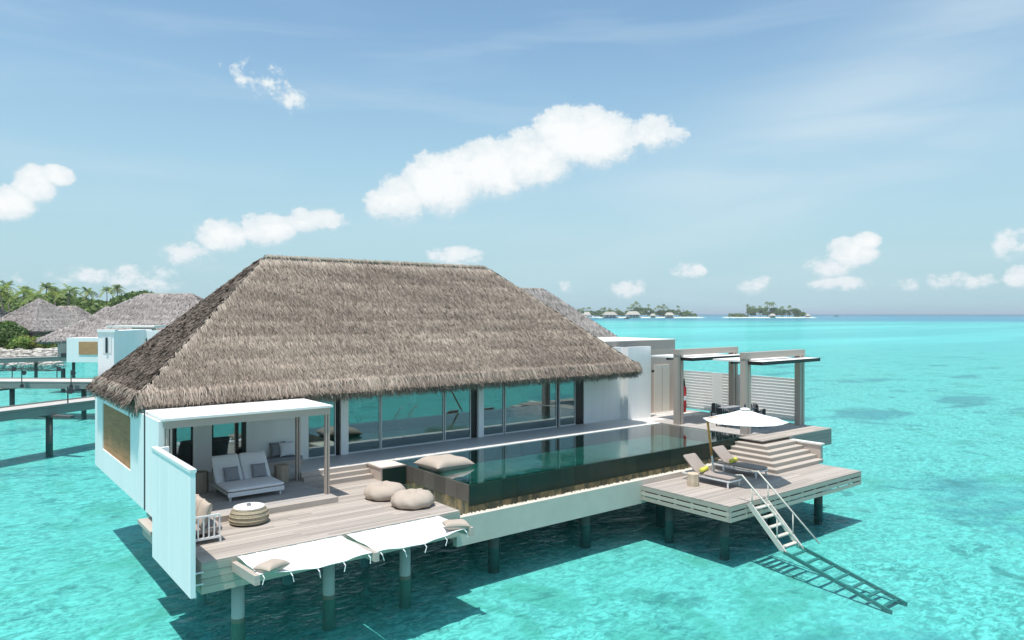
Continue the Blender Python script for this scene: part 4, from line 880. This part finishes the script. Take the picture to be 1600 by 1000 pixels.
for i, (hh, fl) in enumerate(((15, 4.4), (12.5, 4.8), (14, 4.0))):
    pr = thing('palm_tree', 'tall coconut palm', 'palm', (0, 0, -200)); V, COL, top = palm_mesh(60+i, hh, fl=fl); quad_mesh('crown', V, COL, 'leaf', pr, None)
    MB().tube([(0, 0, 0), (top[0]*.25, top[1]*.25, hh*.4), (top[0]*.6, top[1]*.6, hh*.75), tuple(top)], [.26, .19, .16, .13], 8).build('trunk', 'trunk', pr, smooth=True, local=True); PALMS.append(pr)
used = set()
def palm(u, d, top_v, kind, lab, group, base=.8):
    p = D(u, d, base); want = H-(top_v-490)*d/FPX-base; src = PALMS[kind]; hh = (15.9, 13.4, 14.8)[kind]; s_ = want/hh
    if kind not in used: used.add(kind); o = src; o.location = p; o.rotation_euler = (0, 0, u*.7); o['label'] = lab; o.scale = (s_,)*3
    else: o = dup(src, p, u*.7, lab, s_)
    o['group'] = group; return o
GP = 'palms on the near island'
isl = D(40, 175)
# near island: low sandy ground rising out of the lagoon
def mound(name, pts, z, mat, kind='structure', skirt=6.0):
    c_ = sum((Vector(p) for p in pts), Vector((0, 0)))/len(pts); m_ = MB(); n_ = len(pts)
    outer = [c_+(Vector(p)-c_)*(1+skirt/(Vector(p)-c_).length) for p in pts]
    m_.add([(p[0], p[1], z) for p in pts]+[(q.x, q.y, -1.0) for q in outer], [tuple(range(n_))]+[(i, n_+i, n_+(i+1) % n_, (i+1) % n_) for i in range(n_)]); return m_.build(name, mat, None, kind=kind)
e0 = [D(-260, 112), D(-60, 108), D(60, 106), D(98, 118), D(150, 150), D(300, 215), D(420, 300), D(330, 420), D(-200, 420), D(-500, 250)]
mound('island_ground', [(p.x, p.y) for p in e0][::-1], 1.25, 'sand')
rk = MB(); r = random.Random(8)
for i in range(520):
    u = r.uniform(-70, 96); dd_ = r.uniform(98.5, 111); c_ = D(u, dd_, max(-.25, min(1.35, (dd_-99.5)*.15))+r.uniform(-.1, .25)); s_ = r.uniform(.25, .62); vs_ = []
    for a in range(6):
        for b in (-.5, .5): q = a*math.pi/3+b*.4; vs_.append((c_.x+s_*r.uniform(.7, 1.2)*math.cos(q), c_.y+s_*r.uniform(.7, 1.2)*math.sin(q), c_.z+s_*b*r.uniform(.6, 1.1)))
    rk.add(vs_+[(c_.x, c_.y, c_.z+s_*.62)], [(2*a, 2*((a+1) % 6), 2*((a+1) % 6)+1, 2*a+1) for a in range(6)]+[(2*a+1, 2*((a+1) % 6)+1, 12) for a in range(6)])
o = rk.build('shore_rocks', 'rock', kind='stuff'); tag(o, 'pale boulders banked along the near island shore', 'rocks')
def bush(u, d, w, h, pal, lab, seed, base=1.2, size=.22, n=420):
    r = random.Random(seed); p = D(u, d, base); t_ = thing('shrub', lab, 'shrub', (p.x, p.y, base), 0, 'shrubs on the rocky shore')
    bl = [(r.uniform(-w*.32, w*.32), r.uniform(-w*.3, w*.3), h*r.uniform(.25, .68), w*r.uniform(.2, .36), w*r.uniform(.2, .36), h*r.uniform(.2, .36)) for _ in range(11)]
    V, COL = leaf_mass(bl, n, size, seed, pal); quad_mesh('foliage', V, COL, 'leaf', t_, None)
    st_ = MB()
    for k in range(4): a = k*1.7; st_.tube([(0, 0, -.2), (w*.1*math.cos(a), w*.1*math.sin(a), h*.3), (w*.25*math.cos(a), w*.25*math.sin(a), h*.6)], [.07, .05, .02], 5)
    st_.build('stems', 'trunk', t_, local=True)
bush(8, 112, 6.0, 4.9, GREEN, 'big dark green shrub on the rocky shore', 71); bush(-12, 114, 6, 5.6, GREEN, 'dark green shrub cut by the picture edge', 72)
bush(34, 110, 3.2, 2.4, BRIGHT, 'bright green low shrub beside the big dark shrub', 73); bush(50, 111, 2.8, 2.7, YEL, 'yellow green shrub in the middle of the rocky shore', 74); bush(63, 112, 3.0, 2.4, BRIGHT, 'low bright shrub before the pyramid-roofed villa', 75); bush(78, 113, 2.8, 1.7, YEL, 'low yellow shrub at the end of the rocky shore', 76)
for i, (u, tv, k) in enumerate(((-8, 446, 0), (8, 450, 1), (17, 442, 0), (30, 452, 1), (41, 449, 2), (48, 458, 1), (67, 444, 0), (86, 450, 2), (102, 448, 1), (129, 450, 2), (168, 450, 0), (185, 446, 2))):
    palm(u, (165, 150, 170, 160, 175, 155, 180, 205, 190, 235, 330, 300)[i], tv, k, ('coconut palm in the dense clump above the shore villas' if i < 6 else ('full-crowned coconut palm right over the apex of pyramid roof', 'thinner coconut palm between two fuller ones behind the pyramid roof', 'full-crowned coconut palm above the distant villa roof', 'lone coconut palm over the wood between two thatched roofs', 'shorter of two paired slim palms above the island wood', 'taller of two paired slim palms above the island wood')[i-6]), GP)
r = random.Random(12); bl = []
for i in range(130):
    u = r.uniform(-60, 235); d_ = r.uniform(215, 300); tv = 470+8*math.sin(u*.05)+r.uniform(-4, 7)-(6 if u < 60 else 0); top_ = H-(tv-490)*d_/FPX; p = D(u, d_); s_ = r.uniform(2.6, 4.6); bl.append((p.x, p.y, max(2.5, top_-s_*.8), s_*1.1, s_*1.1, s_))
    if i % 2: bl.append((p.x, p.y, max(2., top_*.45), s_*1.2, s_*1.2, top_*.42))
V, COL = leaf_mass(bl, 26, .75, 13, ((.05, .10, .025), (.24, .32, .09))); o = quad_mesh('island_wood', V, COL, 'leaf', None); tag(o, 'dense green wood covering the near island behind the villas', 'wood')

# ---------------------------------------------------------------- far islands and boats
def far_island(lab, u0, u1, d, seed, tops, sand, huts):
    a = D(u0, d); b = D(u1, d); fw = Vector((F[0], F[1], 0)); ex = (b-a).normalized(); Lx = (b-a).length; r = random.Random(seed)
    pts = [a+fw*8, a+ex*Lx*.25-fw*12, a+ex*Lx*.6-fw*14, b-fw*6, b+fw*25, a+ex*Lx*.5+fw*70, a+fw*50]; mound('far_island_ground', [(p.x, p.y) for p in pts], 1.2, 'sand', skirt=12)
    bl = []
    for i in range(int(Lx*.85)):
        q = r.random(); t_ = 0; 
        for (q0, q1, hh) in tops:
            if q0 <= q <= q1: t_ = hh
        if not t_: continue
        c_ = a+ex*Lx*q+fw*r.uniform(2, 40); s_ = r.uniform(2.2, 4.2); bl.append((c_.x, c_.y, t_*r.uniform(.25, .75), s_*1.2, s_*1.2, s_*.9))
    V, COL = leaf_mass(bl, 11, 1.2, seed, ((.06, .11, .035), (.26, .34, .11))); o = quad_mesh('far_island_wood', V, COL, 'leaf', None); tag(o, 'low green wood on the '+lab, 'wood')
    for (q0, q1, hh) in tops:
        for k in range(int((q1-q0)*Lx/5.2)):
            q = q0+(q1-q0)*r.random(); c_ = a+ex*Lx*q+fw*r.uniform(4, 45); kd = r.randrange(3); s_ = hh*r.uniform(.85, 1.4)/(15.9, 13.4, 14.8)[kd]; o = dup(PALMS[kd], (c_.x, c_.y, 1.0), r.uniform(0, 6), 'small far coconut palm rising from the '+lab, s_); o['group'] = 'palms on the '+lab
    for k, (u, w_, hh) in enumerate(huts):
        p = D(u, d-16); t_ = thing('island_hut', ('tiny pale hut on the ', 'long low hut with grey roof on the ', 'tall broad hut with grey roof on the ', 'smallest hut half sunk in trees on the ', 'open pointed-roof beach hut on the ')[k if len(huts) > 2 else k*3]+lab+' shore', 'hut', (p.x, p.y, 1.0), R_(-ANG), 'huts on the '+lab)
        MB().box(-w_*.42, -3, 0, w_*.42, 3, hh*.45).build('wall', 'tan_wall', t_, local=True); m_ = MB(); x_, y_ = w_*.55, 4.2; m_.add([(-x_,-y_,hh*.42),(x_,-y_,hh*.42),(x_,y_,hh*.42),(-x_,y_,hh*.42),(-x_*.55,0,hh),(x_*.55,0,hh)], [(0,1,5,4),(1,2,5),(2,3,4,5),(3,0,4),(3,2,1,0)]); m_.build('roof', 'fascia_wood', t_, local=True)
        for x in (-w_*.25, 0, w_*.2): MB().box(x, -3.05, hh*.08, x+w_*.12, -3.003, hh*.38).build('window', 'dark_glass', t_, local=True)
far_island('longer far island', 898, 1094, 1250, 81, [(.0, .5, 13), (.45, .62, 19), (.62, .85, 16), (.85, .97, 11)], 1, [(917, 12, 9), (953, 24, 9), (989, 23, 10), (1020, 8, 6), (1046, 14, 8)])
far_island('smaller far island', 1147, 1268, 1250, 83, [(.0, .3, 6), (.2, .62, 19), (.62, .85, 17), (.85, .98, 10)], 1, [(1207, 9, 6), (1262, 6, 5)])
def yacht(u, d, Ln, lab, dark=False):
    p = D(u, d); t_ = thing('boat', lab, 'boat', (p.x, p.y, 0), R_(-ANG)); w_ = Ln*.12; mt = 'dark_metal' if dark else 'boat_hull'
    m_ = MB(); st_ = []
    for q, ww, zz in ((0, .8, .0), (.3, 1, 0), (.7, .9, .02), (.9, .45, .05), (1, .03, .07)):
        x = -Ln*(q-.5); st_ += [(x, -w_*ww*.6, -.3), (x, w_*ww*.6, -.3), (x, w_*ww, Ln*(.075+zz)), (x, -w_*ww, Ln*(.075+zz))]
    m_.add(st_, [(4*i+j, 4*i+(j+1) % 4, 4*(i+1)+(j+1) % 4, 4*(i+1)+j) for i in range(4) for j in range(4)]+[(3,2,1,0)]); m_.build('hull', mt, t_, local=True)
    MB().add([(-Ln*.18,-w_*.6,Ln*.08),(Ln*.28,-w_*.6,Ln*.08),(Ln*.28,w_*.6,Ln*.08),(-Ln*.18,w_*.6,Ln*.08),(-Ln*.02,-w_*.5,Ln*.17),(Ln*.22,-w_*.5,Ln*.17),(Ln*.22,w_*.5,Ln*.17),(-Ln*.02,w_*.5,Ln*.17)], [(4,5,6,7),(0,1,5,4),(1,2,6,5),(2,3,7,6),(3,0,4,7)]).build('cabin', mt, t_, local=True)
    MB().box(-.06*Ln, -w_*.64, Ln*.11, Ln*.2, w_*.64, Ln*.14).build('cabin_window', 'dark_glass', t_, local=True)
yacht(918, 900, 27, 'white motor yacht moored off the longer far island'); yacht(979, 1000, 8, 'small dark boat before the longer far island', True); yacht(1307, 1900, 12, 'small dark boat alone on the open horizon', True)

# ---------------------------------------------------------------- sea air
m, nn, lk = new_mat('sea_air'); pv = nn('ShaderNodeVolumePrincipled', Density=HAZE); pv.inputs['Color'].default_value = (.86, .93, 1, 1); pv.inputs['Anisotropy'].default_value = .2
out = nn('ShaderNodeOutputMaterial'); lk(pv.outputs[0], out.inputs['Volume'])
MB().box(-S-50, -S-50, -3, S+50, S+50, 40).build('haze', 'sea_air', kind='stuff')
